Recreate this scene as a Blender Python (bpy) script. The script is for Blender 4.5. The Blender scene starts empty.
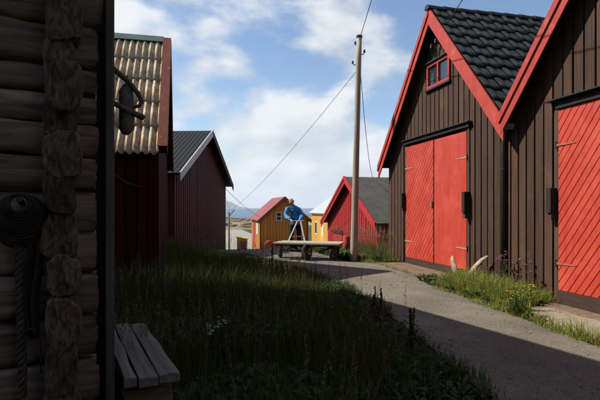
import bpy, math, random
import numpy as np
from mathutils import Vector, Matrix, noise as mnoise

R = math.radians
rng = random.Random(7)
nrg = np.random.default_rng(11)
scene = bpy.context.scene
col = scene.collection

# ------------------------------------------------------------------ camera
YAW = R(13.25)
cam_d = bpy.data.cameras.new('camera')
cam = bpy.data.objects.new('camera', cam_d)
col.objects.link(cam)
cam.location = (0, 0, 1.5)
cam.rotation_euler = (R(90), 0, -YAW)
cam_d.lens = 29.04
cam_d.sensor_width = 36
cam_d.shift_y = 0.0133
cam_d.clip_start = 0.05
cam_d.clip_end = 60000
scene.camera = cam

# ------------------------------------------------------------------ sky, sun, exposure
SUN = Vector((-1.0, 0.38, 1.12)).normalized()          # towards the sun
SUN_EL = math.asin(SUN.z)
SUN_AZ = math.atan2(SUN.x, SUN.y)
world = bpy.data.worlds.new('World')
scene.world = world
world.use_nodes = True
nt = world.node_tree
nt.nodes.clear()


def N(tree, t, **kw):
    n = tree.nodes.new(t)
    for k, v in kw.items():
        if k.startswith('i_'):
            n.inputs[int(k[2:])].default_value = v
        else:
            setattr(n, k, v)
    return n


def MATH(tree, op, a, b=None, clamp=False):
    n = tree.nodes.new('ShaderNodeMath')
    n.operation = op
    n.use_clamp = clamp
    for i, v in enumerate((a, b)):
        if v is None:
            continue
        if isinstance(v, (int, float)):
            n.inputs[i].default_value = v
        else:
            tree.links.new(v, n.inputs[i])
    return n.outputs[0]


def build_world():
    L = nt.links.new
    out = N(nt, 'ShaderNodeOutputWorld')
    bg = N(nt, 'ShaderNodeBackground')
    bg.inputs['Strength'].default_value = 0.082
    L(bg.outputs[0], out.inputs[0])
    sky = N(nt, 'ShaderNodeTexSky')
    sky.sky_type = 'NISHITA'
    sky.sun_disc = False
    sky.sun_elevation = SUN_EL
    sky.sun_rotation = SUN_AZ
    sky.air_density = 1.0
    sky.dust_density = 0.1
    sky.ozone_density = 2.2
    tc = N(nt, 'ShaderNodeTexCoord')
    sep = N(nt, 'ShaderNodeSeparateXYZ')
    L(tc.outputs['Generated'], sep.inputs[0])
    # cumulus: billowing noise over the whole dome, flattened towards the horizon
    flat = N(nt, 'ShaderNodeMapping')
    flat.inputs['Location'].default_value = CLOUD_OFF
    flat.inputs['Scale'].default_value = (2.6, 2.6, 5.2)
    L(tc.outputs['Generated'], flat.inputs[0])

    def cloud_noise(vec):
        n1 = N(nt, 'ShaderNodeTexNoise')
        n1.inputs['Scale'].default_value = 1.0
        n1.inputs['Detail'].default_value = 8
        n1.inputs['Roughness'].default_value = 0.53
        n1.inputs['Distortion'].default_value = 0.15
        L(vec, n1.inputs['Vector'])
        return n1.outputs[0]
    n_here = cloud_noise(flat.outputs[0])
    off = N(nt, 'ShaderNodeVectorMath', operation='ADD')
    off.inputs[1].default_value = (SUN.x * .10, SUN.y * .10, .22)
    L(flat.outputs[0], off.inputs[0])
    n_sunward = cloud_noise(off.outputs[0])
    low = N(nt, 'ShaderNodeMapRange')
    low.inputs[1].default_value = 0.0; low.inputs[2].default_value = 0.30
    low.inputs[3].default_value = 0.085; low.inputs[4].default_value = 0.0
    L(sep.outputs[2], low.inputs[0])
    low2 = N(nt, 'ShaderNodeMapRange')
    low2.inputs[1].default_value = 0.0; low2.inputs[2].default_value = 0.13
    low2.inputs[3].default_value = 0.12; low2.inputs[4].default_value = 0.0
    L(sep.outputs[2], low2.inputs[0])
    dens = MATH(nt, 'ADD', MATH(nt, 'ADD', n_here, low.outputs[0]), low2.outputs[0])
    ramp = N(nt, 'ShaderNodeValToRGB')
    ramp.color_ramp.interpolation = 'EASE'
    ramp.color_ramp.elements[0].position = 0.482
    ramp.color_ramp.elements[0].color = (0, 0, 0, 1)
    ramp.color_ramp.elements[1].position = 0.61
    ramp.color_ramp.elements[1].color = (1, 1, 1, 1)
    L(dens, ramp.inputs[0])
    # sun side of each billow brighter than its underside
    lit = MATH(nt, 'ADD', MATH(nt, 'MULTIPLY', MATH(nt, 'SUBTRACT', n_here, n_sunward), 4.6), 0.62, clamp=True)
    r2 = N(nt, 'ShaderNodeValToRGB')
    r2.color_ramp.elements[0].position = 0.0
    r2.color_ramp.elements[0].color = (3.4, 3.8, 4.35, 1)
    r2.color_ramp.elements[1].position = 1.0
    r2.color_ramp.elements[1].color = (6.3, 6.35, 6.4, 1)
    L(lit, r2.inputs[0])
    fac = MATH(nt, 'MULTIPLY', ramp.outputs[0], 0.92)
    mix = N(nt, 'ShaderNodeMix', data_type='RGBA')
    L(fac, mix.inputs[0])
    hs = N(nt, 'ShaderNodeHueSaturation')
    hs.inputs['Saturation'].default_value = 1.06
    L(sky.outputs[0], hs.inputs['Color'])
    L(hs.outputs[0], mix.inputs[6])
    L(r2.outputs[0], mix.inputs[7])
    L(mix.outputs[2], bg.inputs[0])


CLOUD_OFF = (-6.59, -1.32, 7.67)
build_world()

sun_d = bpy.data.lights.new('sun', 'SUN')
sun_d.energy = 5.0
sun_d.angle = R(0.5)
sun_d.color = (1.0, 0.95, 0.87)
sun = bpy.data.objects.new('sun', sun_d)
col.objects.link(sun)
sun.location = SUN * 60
sun.rotation_euler = SUN.to_track_quat('Z', 'Y').to_euler()

scene.view_settings.view_transform = 'Standard'
scene.view_settings.look = 'None'
scene.view_settings.gamma = 1
scene.view_settings.exposure = 0.85
scene.view_settings.use_curve_mapping = False
scene.render.engine = 'CYCLES'
scene.cycles.max_bounces = 6
scene.cycles.transparent_max_bounces = 6
scene.cycles.volume_bounces = 0
scene.cycles.use_denoising = True


# ------------------------------------------------------------------ materials
ALB = 0.62      # common scale of the colour table below


def mat(name, c1, c2=None, scale=(4, 4, 4), detail=5, rough=0.75, bump=0.15, rand=0.12, spec=0.25,
        metal=0.0, lo=0.35, hi=0.65, dist=0.0, bscale=None, c3=None, s3=1.3, k3=0.5):
    """colour grain c1..c2 from stretched noise, per-object tint, fine relief, optional blotches of c3"""
    m = bpy.data.materials.new(name)
    m.use_nodes = True
    t = m.node_tree
    L = t.links.new
    bs = t.nodes['Principled BSDF']
    bs.inputs['Roughness'].default_value = rough
    bs.inputs['Specular IOR Level'].default_value = spec
    bs.inputs['Metallic'].default_value = metal
    if c2 is None:
        c2 = tuple(x * 0.75 for x in c1)
    c1 = tuple(x * ALB for x in c1); c2 = tuple(x * ALB for x in c2)
    if c3 is not None:
        c3 = tuple(x * ALB for x in c3)
    tc = N(t, 'ShaderNodeTexCoord')
    mp = N(t, 'ShaderNodeMapping')
    mp.inputs['Scale'].default_value = scale
    L(tc.outputs['Object'], mp.inputs[0])
    oi = N(t, 'ShaderNodeObjectInfo')
    off = N(t, 'ShaderNodeVectorMath', operation='SCALE')
    off.inputs[0].default_value = (17.0, 31.0, 0.0)
    L(oi.outputs['Random'], off.inputs['Scale'])
    add = N(t, 'ShaderNodeVectorMath', operation='ADD')
    L(mp.outputs[0], add.inputs[0]); L(off.outputs[0], add.inputs[1])
    nz = N(t, 'ShaderNodeTexNoise')
    nz.inputs['Scale'].default_value = 1
    nz.inputs['Detail'].default_value = detail
    nz.inputs['Roughness'].default_value = 0.6
    nz.inputs['Distortion'].default_value = dist
    L(add.outputs[0], nz.inputs['Vector'])
    rp = N(t, 'ShaderNodeValToRGB')
    rp.color_ramp.elements[0].position = lo
    rp.color_ramp.elements[0].color = (*c1, 1)
    rp.color_ramp.elements[1].position = hi
    rp.color_ramp.elements[1].color = (*c2, 1)
    L(nz.outputs[0], rp.inputs[0])
    c = rp.outputs[0]
    if c3 is not None:
        nb = N(t, 'ShaderNodeTexNoise')
        nb.inputs['Scale'].default_value = s3
        nb.inputs['Detail'].default_value = 8
        nb.inputs['Roughness'].default_value = 0.65
        L(tc.outputs['Object'], nb.inputs['Vector'])
        rb = N(t, 'ShaderNodeValToRGB')
        rb.color_ramp.elements[0].position = k3
        rb.color_ramp.elements[0].color = (0, 0, 0, 1)
        rb.color_ramp.elements[1].position = k3 + 0.14
        rb.color_ramp.elements[1].color = (1, 1, 1, 1)
        L(nb.outputs[0], rb.inputs[0])
        mx = N(t, 'ShaderNodeMix', data_type='RGBA')
        L(rb.outputs[0], mx.inputs[0]); L(c, mx.inputs[6])
        mx.inputs[7].default_value = (*c3, 1)
        c = mx.outputs[2]
    if rand > 0:
        mr = N(t, 'ShaderNodeMapRange')
        mr.inputs[3].default_value = 1 - rand
        mr.inputs[4].default_value = 1 + rand
        L(oi.outputs['Random'], mr.inputs[0])
        sc = N(t, 'ShaderNodeVectorMath', operation='SCALE')
        L(c, sc.inputs[0]); L(mr.outputs[0], sc.inputs['Scale'])
        c = sc.outputs[0]
    L(c, bs.inputs['Base Color'])
    if bump > 0:
        bp = N(t, 'ShaderNodeBump')
        bp.inputs['Strength'].default_value = bump
        bp.inputs['Distance'].default_value = 0.02
        if bscale:
            nb2 = N(t, 'ShaderNodeTexNoise')
            nb2.inputs['Scale'].default_value = bscale
            nb2.inputs['Detail'].default_value = 4
            L(tc.outputs['Object'], nb2.inputs['Vector'])
            L(nb2.outputs[0], bp.inputs['Height'])
        else:
            L(nz.outputs[0], bp.inputs['Height'])
        L(bp.outputs[0], bs.inputs['Normal'])
    return m


def foliage_mat(name, rough=0.6, trans=0.35):
    m = bpy.data.materials.new(name)
    m.use_nodes = True
    t = m.node_tree
    L = t.links.new
    bs = t.nodes['Principled BSDF']
    bs.inputs['Roughness'].default_value = rough
    bs.inputs['Specular IOR Level'].default_value = 0.25
    at = N(t, 'ShaderNodeAttribute', attribute_name='tint')
    sc = N(t, 'ShaderNodeVectorMath', operation='SCALE')
    sc.inputs['Scale'].default_value = 0.68
    L(at.outputs['Color'], sc.inputs[0])
    L(sc.outputs[0], bs.inputs['Base Color'])
    tr = N(t, 'ShaderNodeBsdfTranslucent')
    L(sc.outputs[0], tr.inputs[0])
    mx = N(t, 'ShaderNodeMixShader')
    mx.inputs[0].default_value = trans
    L(bs.outputs[0], mx.inputs[1]); L(tr.outputs[0], mx.inputs[2])
    L(mx.outputs[0], t.nodes['Material Output'].inputs[0])
    return m


M = {}
M['brown'] = mat('brown_stained_wood', (0.098, 0.046, 0.024), (0.052, 0.025, 0.014), scale=(22, 22, 1.2), rough=0.8, bump=0.25, rand=0.22,
                 c3=(0.105, 0.055, 0.031), s3=2.2, k3=0.56)
M['brown_dark'] = mat('dark_brown_wood', (0.030, 0.020, 0.015), (0.018, 0.012, 0.010), scale=(20, 20, 2), rough=0.8, bump=0.2)
M['sill'] = mat('brown_sill_board', (0.075, 0.042, 0.026), (0.045, 0.026, 0.017), scale=(1.5, 18, 18), rough=0.85, bump=0.25)
M['soffit'] = mat('black_stained_wood', (0.016, 0.013, 0.011), (0.010, 0.008, 0.007), scale=(10, 2, 10), rough=0.9)
M['red_door'] = mat('red_door_paint', (0.60, 0.066, 0.036), (0.48, 0.044, 0.027), scale=(13, 13, 1.3), rough=0.55, bump=0.12, rand=0.05, spec=0.3,
                    c3=(0.64, 0.090, 0.052), s3=1.6, k3=0.5)
M['red_trim'] = mat('red_trim_paint', (0.53, 0.068, 0.044), (0.42, 0.046, 0.031), scale=(8, 8, 3), rough=0.55, bump=0.12, rand=0.06, c3=(0.60, 0.19, 0.14), s3=4.5, k3=0.60)
M['red_wall'] = mat('falu_red_paint', (0.50, 0.024, 0.022), (0.38, 0.018, 0.017), scale=(16, 16, 1.2), rough=0.7, bump=0.15, rand=0.12)
M['maroon'] = mat('maroon_paint', (0.115, 0.013, 0.012), (0.075, 0.010, 0.009), scale=(16, 16, 1.2), rough=0.75, bump=0.15, rand=0.14)
M['shade_maroon'] = mat('shaded_maroon_paint', (0.075, 0.010, 0.009), (0.045, 0.007, 0.007), scale=(16, 16, 1.2), rough=0.85, bump=0.15, rand=0.2, spec=0.1)  # maroon darkened to put the shade on the corrugated-roof shed into its colour
M['rust_trim'] = mat('worn_rust_red_paint', (0.26, 0.060, 0.026), (0.16, 0.040, 0.022), scale=(8, 8, 4), rough=0.8, bump=0.3, rand=0.1,
                     c3=(0.46, 0.24, 0.14), s3=9, k3=0.60)
M['ochre'] = mat('ochre_paint', (0.54, 0.235, 0.038), (0.46, 0.19, 0.030), scale=(12, 12, 1.5), rough=0.7, rand=0.08)
M['yellow'] = mat('yellow_paint', (0.72, 0.40, 0.07), (0.64, 0.34, 0.055), scale=(12, 12, 1.5), rough=0.7, rand=0.07)
M['white'] = mat('white_paint', (0.78, 0.77, 0.73), (0.68, 0.66, 0.62), scale=(6, 6, 3), rough=0.6, rand=0.03)
M['white_roof'] = mat('white_roof_sheet', (0.50, 0.51, 0.52), (0.44, 0.45, 0.46), scale=(2, 2, 2), rough=0.5, rand=0.03)
M['red_roof'] = mat('red_roof_sheet', (0.30, 0.062, 0.060), (0.25, 0.05, 0.048), scale=(2, 2, 2), rough=0.55, rand=0.05)
M['black_tile'] = mat('black_glazed_tile', (0.026, 0.026, 0.025), (0.038, 0.037, 0.036), scale=(5, 5, 5), rough=0.55, bump=0.06, rand=0.3, spec=0.28, c3=(.075, .072, .058), s3=7, k3=.62)
M['grey_roof'] = mat('grey_felt_roof', (0.105, 0.096, 0.082), (0.066, 0.062, 0.054), scale=(3, 3, 3), rough=0.85, c3=(0.13, 0.12, 0.07), s3=2.5, k3=0.6)
M['slate_roof'] = mat('dark_slate_roof', (0.026, 0.027, 0.028), (0.018, 0.019, 0.020), scale=(3, 3, 3), rough=0.7, spec=0.12)
M['fibre'] = mat('lichen_fibre_cement', (0.80, 0.67, 0.47), (0.50, 0.385, 0.25), scale=(7, 7, 7), detail=8, rough=0.9, bump=0.3, rand=0.1, bscale=40,
                 c3=(0.50, 0.215, 0.066), s3=2.6, k3=0.49)
M['green_cap'] = mat('green_ridge_metal', (0.10, 0.17, 0.14), (0.07, 0.12, 0.10), rough=0.6)
M['lead'] = mat('pale_metal', (0.62, 0.61, 0.58), (0.5, 0.49, 0.47), rough=0.5, metal=0.3)
M['hinge_paint'] = mat('flaking_cream_hinge_paint', (0.50, 0.36, 0.25), (0.36, 0.16, 0.11), scale=(30, 30, 30), rough=0.7)
M['red_hinge'] = mat('faded_red_hinge_paint', (0.50, 0.16, 0.10), (0.34, 0.10, 0.07), scale=(30, 30, 30), rough=0.7)
M['log'] = mat('weathered_log', (0.42, 0.30, 0.22), (0.115, 0.08, 0.06), scale=(1.8, 13, 17), detail=10, rough=0.9, bump=0.7, rand=0.28, dist=0.6, lo=.36, hi=.68)
M['log_y'] = mat('weathered_log_end', (0.25, 0.172, 0.12), (0.07, 0.046, 0.033), scale=(30, 6, 9), detail=12, rough=0.95, bump=1.0, rand=0.35, dist=1.6, lo=.34, hi=.62, c3=(.035, .026, .02), s3=11, k3=.56)
M['plank_grey'] = mat('grey_weathered_plank', (0.27, 0.235, 0.205), (0.155, 0.13, 0.112), scale=(22, 1.6, 22), detail=8, rough=0.9, bump=0.5, rand=0.15, dist=0.3)
M['plank_v'] = mat('grey_weathered_upright', (0.20, 0.16, 0.13), (0.105, 0.082, 0.068), scale=(20, 20, 1.6), detail=8, rough=0.9, bump=0.5)
M['rope'] = mat('old_rope', (0.10, 0.082, 0.062), (0.055, 0.044, 0.033), scale=(30, 30, 30), rough=0.95, bump=0.4)
M['tarred'] = mat('tarred_rope', (0.042, 0.033, 0.027), (0.022, 0.017, 0.014), scale=(30, 30, 30), rough=0.85, bump=0.4)
M['iron'] = mat('rusty_iron', (0.075, 0.05, 0.04), (0.04, 0.028, 0.022), scale=(20, 20, 20), rough=0.8, bump=0.3)
M['black_metal'] = mat('black_painted_metal', (0.018, 0.018, 0.018), (0.026, 0.025, 0.024), rough=0.45, spec=0.4)
M['grey_metal'] = mat('grey_galvanised', (0.30, 0.30, 0.30), (0.22, 0.22, 0.22), rough=0.5, metal=0.4)
M['rubber'] = mat('black_rubber', (0.016, 0.016, 0.016), (0.024, 0.023, 0.022), rough=0.85)
M['pole'] = mat('grey_pole_wood', (0.46, 0.385, 0.29), (0.28, 0.23, 0.175), scale=(14, 14, 0.8), detail=8, rough=0.9, bump=0.4)
M['wire'] = mat('dark_wire', (0.03, 0.03, 0.032), rough=0.6, bump=0)
M['porcelain'] = mat('dark_porcelain', (0.06, 0.05, 0.045), rough=0.3, bump=0)
M['driftwood'] = mat('bleached_wood', (0.52, 0.42, 0.29), (0.28, 0.21, 0.14), scale=(6, 6, 18), detail=7, rough=0.9, bump=0.4)
M['deck'] = mat('worn_plank_deck', (0.25, 0.17, 0.105), (0.16, 0.105, 0.066), scale=(12, 2, 12), detail=8, rough=0.9, bump=0.35, rand=0.15)
M['concrete'] = mat('worn_concrete', (0.34, 0.29, 0.215), (0.235, 0.195, 0.14), scale=(5, 5, 5), detail=9, rough=0.95, bump=0.4, bscale=50)
M['pale_wood'] = mat('pale_bare_wood', (0.52, 0.46, 0.36), (0.40, 0.345, 0.265), scale=(2, 20, 20), rough=0.85)
M['skin'] = mat('skin', (0.56, 0.34, 0.25), (0.52, 0.30, 0.22), rough=0.55, bump=0, rand=0)
M['hair'] = mat('blond_hair', (0.46, 0.31, 0.13), (0.30, 0.19, 0.075), scale=(60, 60, 20), rough=0.6, bump=0.4, rand=0)
M['blue'] = mat('blue_jacket_cloth', (0.06, 0.32, 0.68), (0.045, 0.25, 0.58), scale=(10, 10, 10), rough=0.75, bump=0.15, rand=0)
M['black_cloth'] = mat('black_cloth', (0.018, 0.017, 0.02), rough=0.9, rand=0)
M['boat_white'] = mat('white_gelcoat', (0.8, 0.8, 0.8), rough=0.3, rand=0)
M['dark_void'] = mat('dark_interior', (0.012, 0.011, 0.010), rough=0.95, rand=0)

m = bpy.data.materials.new('window_glass'); m.use_nodes = True
b_ = m.node_tree.nodes['Principled BSDF']
b_.inputs['Base Color'].default_value = (0.02, 0.025, 0.03, 1)
b_.inputs['Roughness'].default_value = 0.05
b_.inputs['Specular IOR Level'].default_value = 0.8
M['glass'] = m
M['leaf'] = foliage_mat('plant_leaf')
M['blade'] = foliage_mat('grass_blade', trans=0.4)


def asphalt_mat():
    m = mat('worn_asphalt', (0.225, 0.195, 0.145), (0.135, 0.118, 0.090), scale=(1.1, 1.1, 1.1), detail=10, rough=0.92, bump=0.0, rand=0,
            c3=(0.28, 0.245, 0.18), s3=0.55, k3=0.52)
    t = m.node_tree
    L = t.links.new
    bs = t.nodes['Principled BSDF']
    tc = N(t, 'ShaderNodeTexCoord')
    vo = N(t, 'ShaderNodeTexVoronoi')
    vo.inputs['Scale'].default_value = 75
    L(tc.outputs['Object'], vo.inputs['Vector'])
    nz = N(t, 'ShaderNodeTexNoise')
    nz.inputs['Scale'].default_value = 38
    nz.inputs['Detail'].default_value = 6
    L(tc.outputs['Object'], nz.inputs['Vector'])
    src = bs.inputs['Base Color'].links[0].from_socket
    mr = N(t, 'ShaderNodeMapRange')
    mr.inputs[1].default_value = 0.3; mr.inputs[2].default_value = 0.7
    mr.inputs[3].default_value = 0.62; mr.inputs[4].default_value = 1.35
    L(nz.outputs[0], mr.inputs[0])
    sc = N(t, 'ShaderNodeVectorMath', operation='SCALE')
    L(src, sc.inputs[0]); L(mr.outputs[0], sc.inputs['Scale'])
    # hairline cracks
    cw = N(t, 'ShaderNodeTexNoise'); cw.inputs['Scale'].default_value = 2.2; cw.inputs['Detail'].default_value = 5
    L(tc.outputs['Object'], cw.inputs['Vector'])
    vm = N(t, 'ShaderNodeVectorMath', operation='ADD')
    L(tc.outputs['Object'], vm.inputs[0]); L(cw.outputs['Color'], vm.inputs[1])
    vc = N(t, 'ShaderNodeTexVoronoi', feature='DISTANCE_TO_EDGE'); vc.inputs['Scale'].default_value = 0.55
    L(vm.outputs[0], vc.inputs['Vector'])
    cr = N(t, 'ShaderNodeMapRange')
    cr.inputs[1].default_value = 0.0; cr.inputs[2].default_value = 0.008
    cr.inputs[3].default_value = 0.62; cr.inputs[4].default_value = 1.0
    L(vc.outputs['Distance'], cr.inputs[0])
    s2 = N(t, 'ShaderNodeVectorMath', operation='SCALE')
    L(sc.outputs[0], s2.inputs[0]); L(cr.outputs[0], s2.inputs['Scale'])
    L(s2.outputs[0], bs.inputs['Base Color'])
    bp = N(t, 'ShaderNodeBump'); bp.inputs['Strength'].default_value = 0.55; bp.inputs['Distance'].default_value = 0.012
    L(vo.outputs['Distance'], bp.inputs['Height'])
    L(bp.outputs[0], bs.inputs['Normal'])
    return m


M['asphalt'] = asphalt_mat()
M['soil'] = mat('turf_soil', (0.060, 0.055, 0.026), (0.035, 0.036, 0.016), scale=(1.7, 1.7, 1.7), detail=9, rough=0.95, bump=0.5, rand=0, bscale=18,
                c3=(0.085, 0.07, 0.04), s3=0.8, k3=0.55)
M['gravel'] = mat('pale_gravel', (0.40, 0.37, 0.32), (0.29, 0.27, 0.23), scale=(1.5, 1.5, 1.5), detail=10, rough=0.95, bump=0.4, rand=0, bscale=30)
M['shore'] = mat('shore_ground', (0.36, 0.25, 0.11), (0.16, 0.135, 0.06), scale=(0.11, 0.11, 0.11), detail=9, rough=0.95, bump=0, rand=0, lo=0.4, hi=0.6,
                 c3=(0.22, 0.20, 0.18), s3=0.16, k3=0.5)
M['rock'] = mat('shore_rock', (0.40, 0.29, 0.16), (0.13, 0.115, 0.10), scale=(0.22, 0.22, 0.22), detail=8, rough=0.95, bump=0.4, rand=0.25)
M['mountain'] = mat('mountain_rock', (0.12, 0.12, 0.11), (0.07, 0.075, 0.07), scale=(0.002, 0.002, 0.004), rough=1.0, bump=0, rand=0)


def sea_mat():
    m = bpy.data.materials.new('sea_water'); m.use_nodes = True
    t = m.node_tree; L = t.links.new
    bs = t.nodes['Principled BSDF']
    bs.inputs['Base Color'].default_value = (0.035, 0.085, 0.14, 1)
    bs.inputs['Roughness'].default_value = 0.32
    bs.inputs['Specular IOR Level'].default_value = 0.35
    tc = N(t, 'ShaderNodeTexCoord')
    nz = N(t, 'ShaderNodeTexNoise'); nz.inputs['Scale'].default_value = 0.35; nz.inputs['Detail'].default_value = 6
    L(tc.outputs['Object'], nz.inputs['Vector'])
    bp = N(t, 'ShaderNodeBump'); bp.inputs['Strength'].default_value = 0.9; bp.inputs['Distance'].default_value = 0.6
    L(nz.outputs[0], bp.inputs['Height']); L(bp.outputs[0], bs.inputs['Normal'])
    return m


M['sea'] = sea_mat()


# ------------------------------------------------------------------ mesh helpers
class MB:
    def __init__(self):
        self.v = []; self.f = []; self.sm = False; self.mi = []

    def box(self, x0, x1, y0, y1, z0, z1):
        n = len(self.v)
        self.v += [(x0, y0, z0), (x1, y0, z0), (x1, y1, z0), (x0, y1, z0), (x0, y0, z1), (x1, y0, z1), (x1, y1, z1), (x0, y1, z1)]
        self.f += [tuple(n + i for i in q) for q in ((0, 3, 2, 1), (4, 5, 6, 7), (0, 1, 5, 4), (1, 2, 6, 5), (2, 3, 7, 6), (3, 0, 4, 7))]
        return self

    def prism(self, poly, f0, f1):
        """poly: 2-D points; f0, f1 map (u, w) to the two end faces"""
        n = len(self.v); k = len(poly)
        a = [tuple(f0(*p)) for p in poly]; b = [tuple(f1(*p)) for p in poly]
        self.v += a + b
        self.f.append(tuple(range(n + k - 1, n - 1, -1)))
        self.f.append(tuple(range(n + k, n + 2 * k)))
        for i in range(k):
            j = (i + 1) % k
            self.f.append((n + i, n + j, n + k + j, n + k + i))
        return self

    def tube(self, pts, rad, seg=10, cap=True, jit=0.0, ref=None):
        pts = [Vector(p) for p in pts]
        if isinstance(rad, (int, float)):
            rad = [rad] * len(pts)
        n0 = len(self.v)
        prev = None
        for i, p in enumerate(pts):
            d = (pts[min(i + 1, len(pts) - 1)] - pts[max(i - 1, 0)])
            d = d.normalized() if d.length > 1e-9 else Vector((0, 0, 1))
            if prev is None:
                up = Vector(ref) if ref else (Vector((0, 0, 1)) if abs(d.z) < 0.9 else Vector((1, 0, 0)))
            else:
                up = prev
            s = d.cross(up)
            if s.length < 1e-6:
                s = d.cross(Vector((0, 1, 0)))
            s.normalize(); up = s.cross(d).normalized(); prev = up
            for k in range(seg):
                a = 2 * math.pi * k / seg
                r = rad[i] * (1 + (rng.uniform(-jit, jit) if jit else 0))
                self.v.append(tuple(p + s * (math.cos(a) * r) + up * (math.sin(a) * r)))
        for i in range(len(pts) - 1):
            for k in range(seg):
                j = (k + 1) % seg
                a = n0 + i * seg
                self.f.append((a + k, a + j, a + seg + j, a + seg + k))
        if cap:
            self.f.append(tuple(n0 + k for k in range(seg - 1, -1, -1)))
            e = n0 + (len(pts) - 1) * seg
            self.f.append(tuple(e + k for k in range(seg)))
        return self

    def bar(self, p0, p1, w, h, ref=(0, 0, 1)):
        """rectangular bar between two points: w sideways, h along ref"""
        p0 = Vector(p0); p1 = Vector(p1); d = (p1 - p0).normalized()
        s = d.cross(Vector(ref)).normalized(); u = s.cross(d).normalized()
        n = len(self.v)
        for p in (p0, p1):
            for a, b in ((-1, -1), (1, -1), (1, 1), (-1, 1)):
                self.v.append(tuple(p + s * (a * w / 2) + u * (b * h / 2)))
        self.f += [tuple(n + i for i in q) for q in ((3, 2, 1, 0), (4, 5, 6, 7), (0, 1, 5, 4), (1, 2, 6, 5), (2, 3, 7, 6), (3, 0, 4, 7))]
        return self

    def mesh(self, name, material, smooth=False, tints=None):
        me = bpy.data.meshes.new(name)
        me.from_pydata(self.v, [], self.f)
        me.materials.append(material)
        if smooth:
            me.polygons.foreach_set('use_smooth', [True] * len(me.polygons))
        me.update()
        return me

    def build(self, name, material, parent=None, smooth=False, bevel=0.0):
        return link(name, self.mesh(name, material, smooth), parent, bevel)


def link(name, me, parent=None, bevel=0.0):
    o = bpy.data.objects.new(name, me)
    col.objects.link(o)
    if parent is not None:
        o.parent = parent
    if bevel:
        b = o.modifiers.new('bevel', 'BEVEL'); b.width = bevel; b.segments = 2; b.limit_method = 'ANGLE'
    return o


def thing(name, label, cat, loc=(0, 0, 0), rz=0.0, group=None):
    o = bpy.data.objects.new(name, None)
    col.objects.link(o)
    o.empty_display_size = 0.3
    o.location = loc; o.rotation_euler = (0, 0, rz)
    return tag(o, label, cat, group)


def tag(o, label, cat, group=None):
    o['label'] = label; o['category'] = cat
    if group:
        o['group'] = group
    return o


def structure(o):
    o['kind'] = 'structure'
    return o


def stuff(o):
    o['kind'] = 'stuff'
    return o


def clip(poly, a, b, c):
    """keep the part of poly with a*u + b*w <= c"""
    out = []
    for i in range(len(poly)):
        p, q = poly[i], poly[(i + 1) % len(poly)]
        dp = a * p[0] + b * p[1] - c; dq = a * q[0] + b * q[1] - c
        if dp <= 0:
            out.append(p)
        if (dp < 0 < dq) or (dq < 0 < dp):
            t = dp / (dp - dq)
            out.append((p[0] + (q[0] - p[0]) * t, p[1] + (q[1] - p[1]) * t))
    return out


def area(poly):
    return 0.5 * sum(poly[i][0] * poly[(i + 1) % len(poly)][1] - poly[(i + 1) % len(poly)][0] * poly[i][1] for i in range(len(poly)))


def cladding(parent, frame, poly, u0, u1, pitch, width, thick, material, holes=(), name='board', base=0.0):
    """upright boards over a wall; frame(u, w, d) gives the local point, d outwards"""
    u = u0
    while u < u1 - 0.01:
        a, b = u, min(u + width, u1)
        a += rng.uniform(-.004, .004); b += rng.uniform(-.004, .004)
        pieces = [clip(clip(poly, -1, 0, -a), 1, 0, b)]
        for (ha, hb, za, zb) in holes:
            nxt = []
            for p in pieces:
                if len(p) < 3:
                    continue
                nxt.append(clip(p, 1, 0, ha)); nxt.append(clip(p, -1, 0, -hb))
                mid = clip(clip(p, -1, 0, -ha), 1, 0, hb)
                nxt.append(clip(mid, 0, 1, za)); nxt.append(clip(mid, 0, -1, -zb))
            pieces = nxt
        t = thick + rng.uniform(-.003, .004)
        for p in pieces:
            if len(p) >= 3 and abs(area(p)) > 0.0012:
                if area(p) < 0:
                    p = p[::-1]
                MB().prism(p, lambda x, z: frame(x, z, base), lambda x, z: frame(x, z, base + t)).build(name, material, parent)
        u += pitch


# ------------------------------------------------------------------ the lie of the land
def sstep(a, b, x):
    t = min(1, max(0, (x - a) / (b - a)))
    return t * t * (3 - 2 * t)


def gz(x, y):
    z = 0.0
    if y > 17:
        z -= 0.088 * (min(y, 42) - 17)
    if y > 84:
        z -= 3.2 * sstep(84, 94, y)
    z -= 0.10 * sstep(4.35, 4.85, x) * sstep(7.4, 6.3, y)
    z += 0.02 * math.sin(x * 1.3 + y * .7) * (1 if x < 2.2 else 0)
    return z


SEA_Z = -4.7


def surf(name, xs, ys, zf, material, kind=structure):
    v = [(x, y, zf(x, y)) for y in ys for x in xs]
    nx = len(xs)
    f = [(j * nx + i, j * nx + i + 1, (j + 1) * nx + i + 1, (j + 1) * nx + i) for j in range(len(ys) - 1) for i in range(nx - 1)]
    me = bpy.data.meshes.new(name)
    me.from_pydata(v, [], f); me.materials.append(material)
    me.polygons.foreach_set('use_smooth', [True] * len(f))
    return kind(link(name, me))


def lin(a, b, n):
    return [a + (b - a) * i / n for i in range(n + 1)]


surf('ground', lin(-60, -8, 20) + lin(-7.5, 9, 44) + lin(10, 75, 24), lin(-30, 0, 10) + lin(.5, 44, 110) + lin(45, 100, 40), gz, M['soil'])


def interp(y, table):
    if y <= table[0][0]:
        return table[0][1]
    for (a, b), (c, d) in zip(table, table[1:]):
        if y <= c:
            return b + (d - b) * (y - a) / (c - a)
    return table[-1][1]


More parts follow.
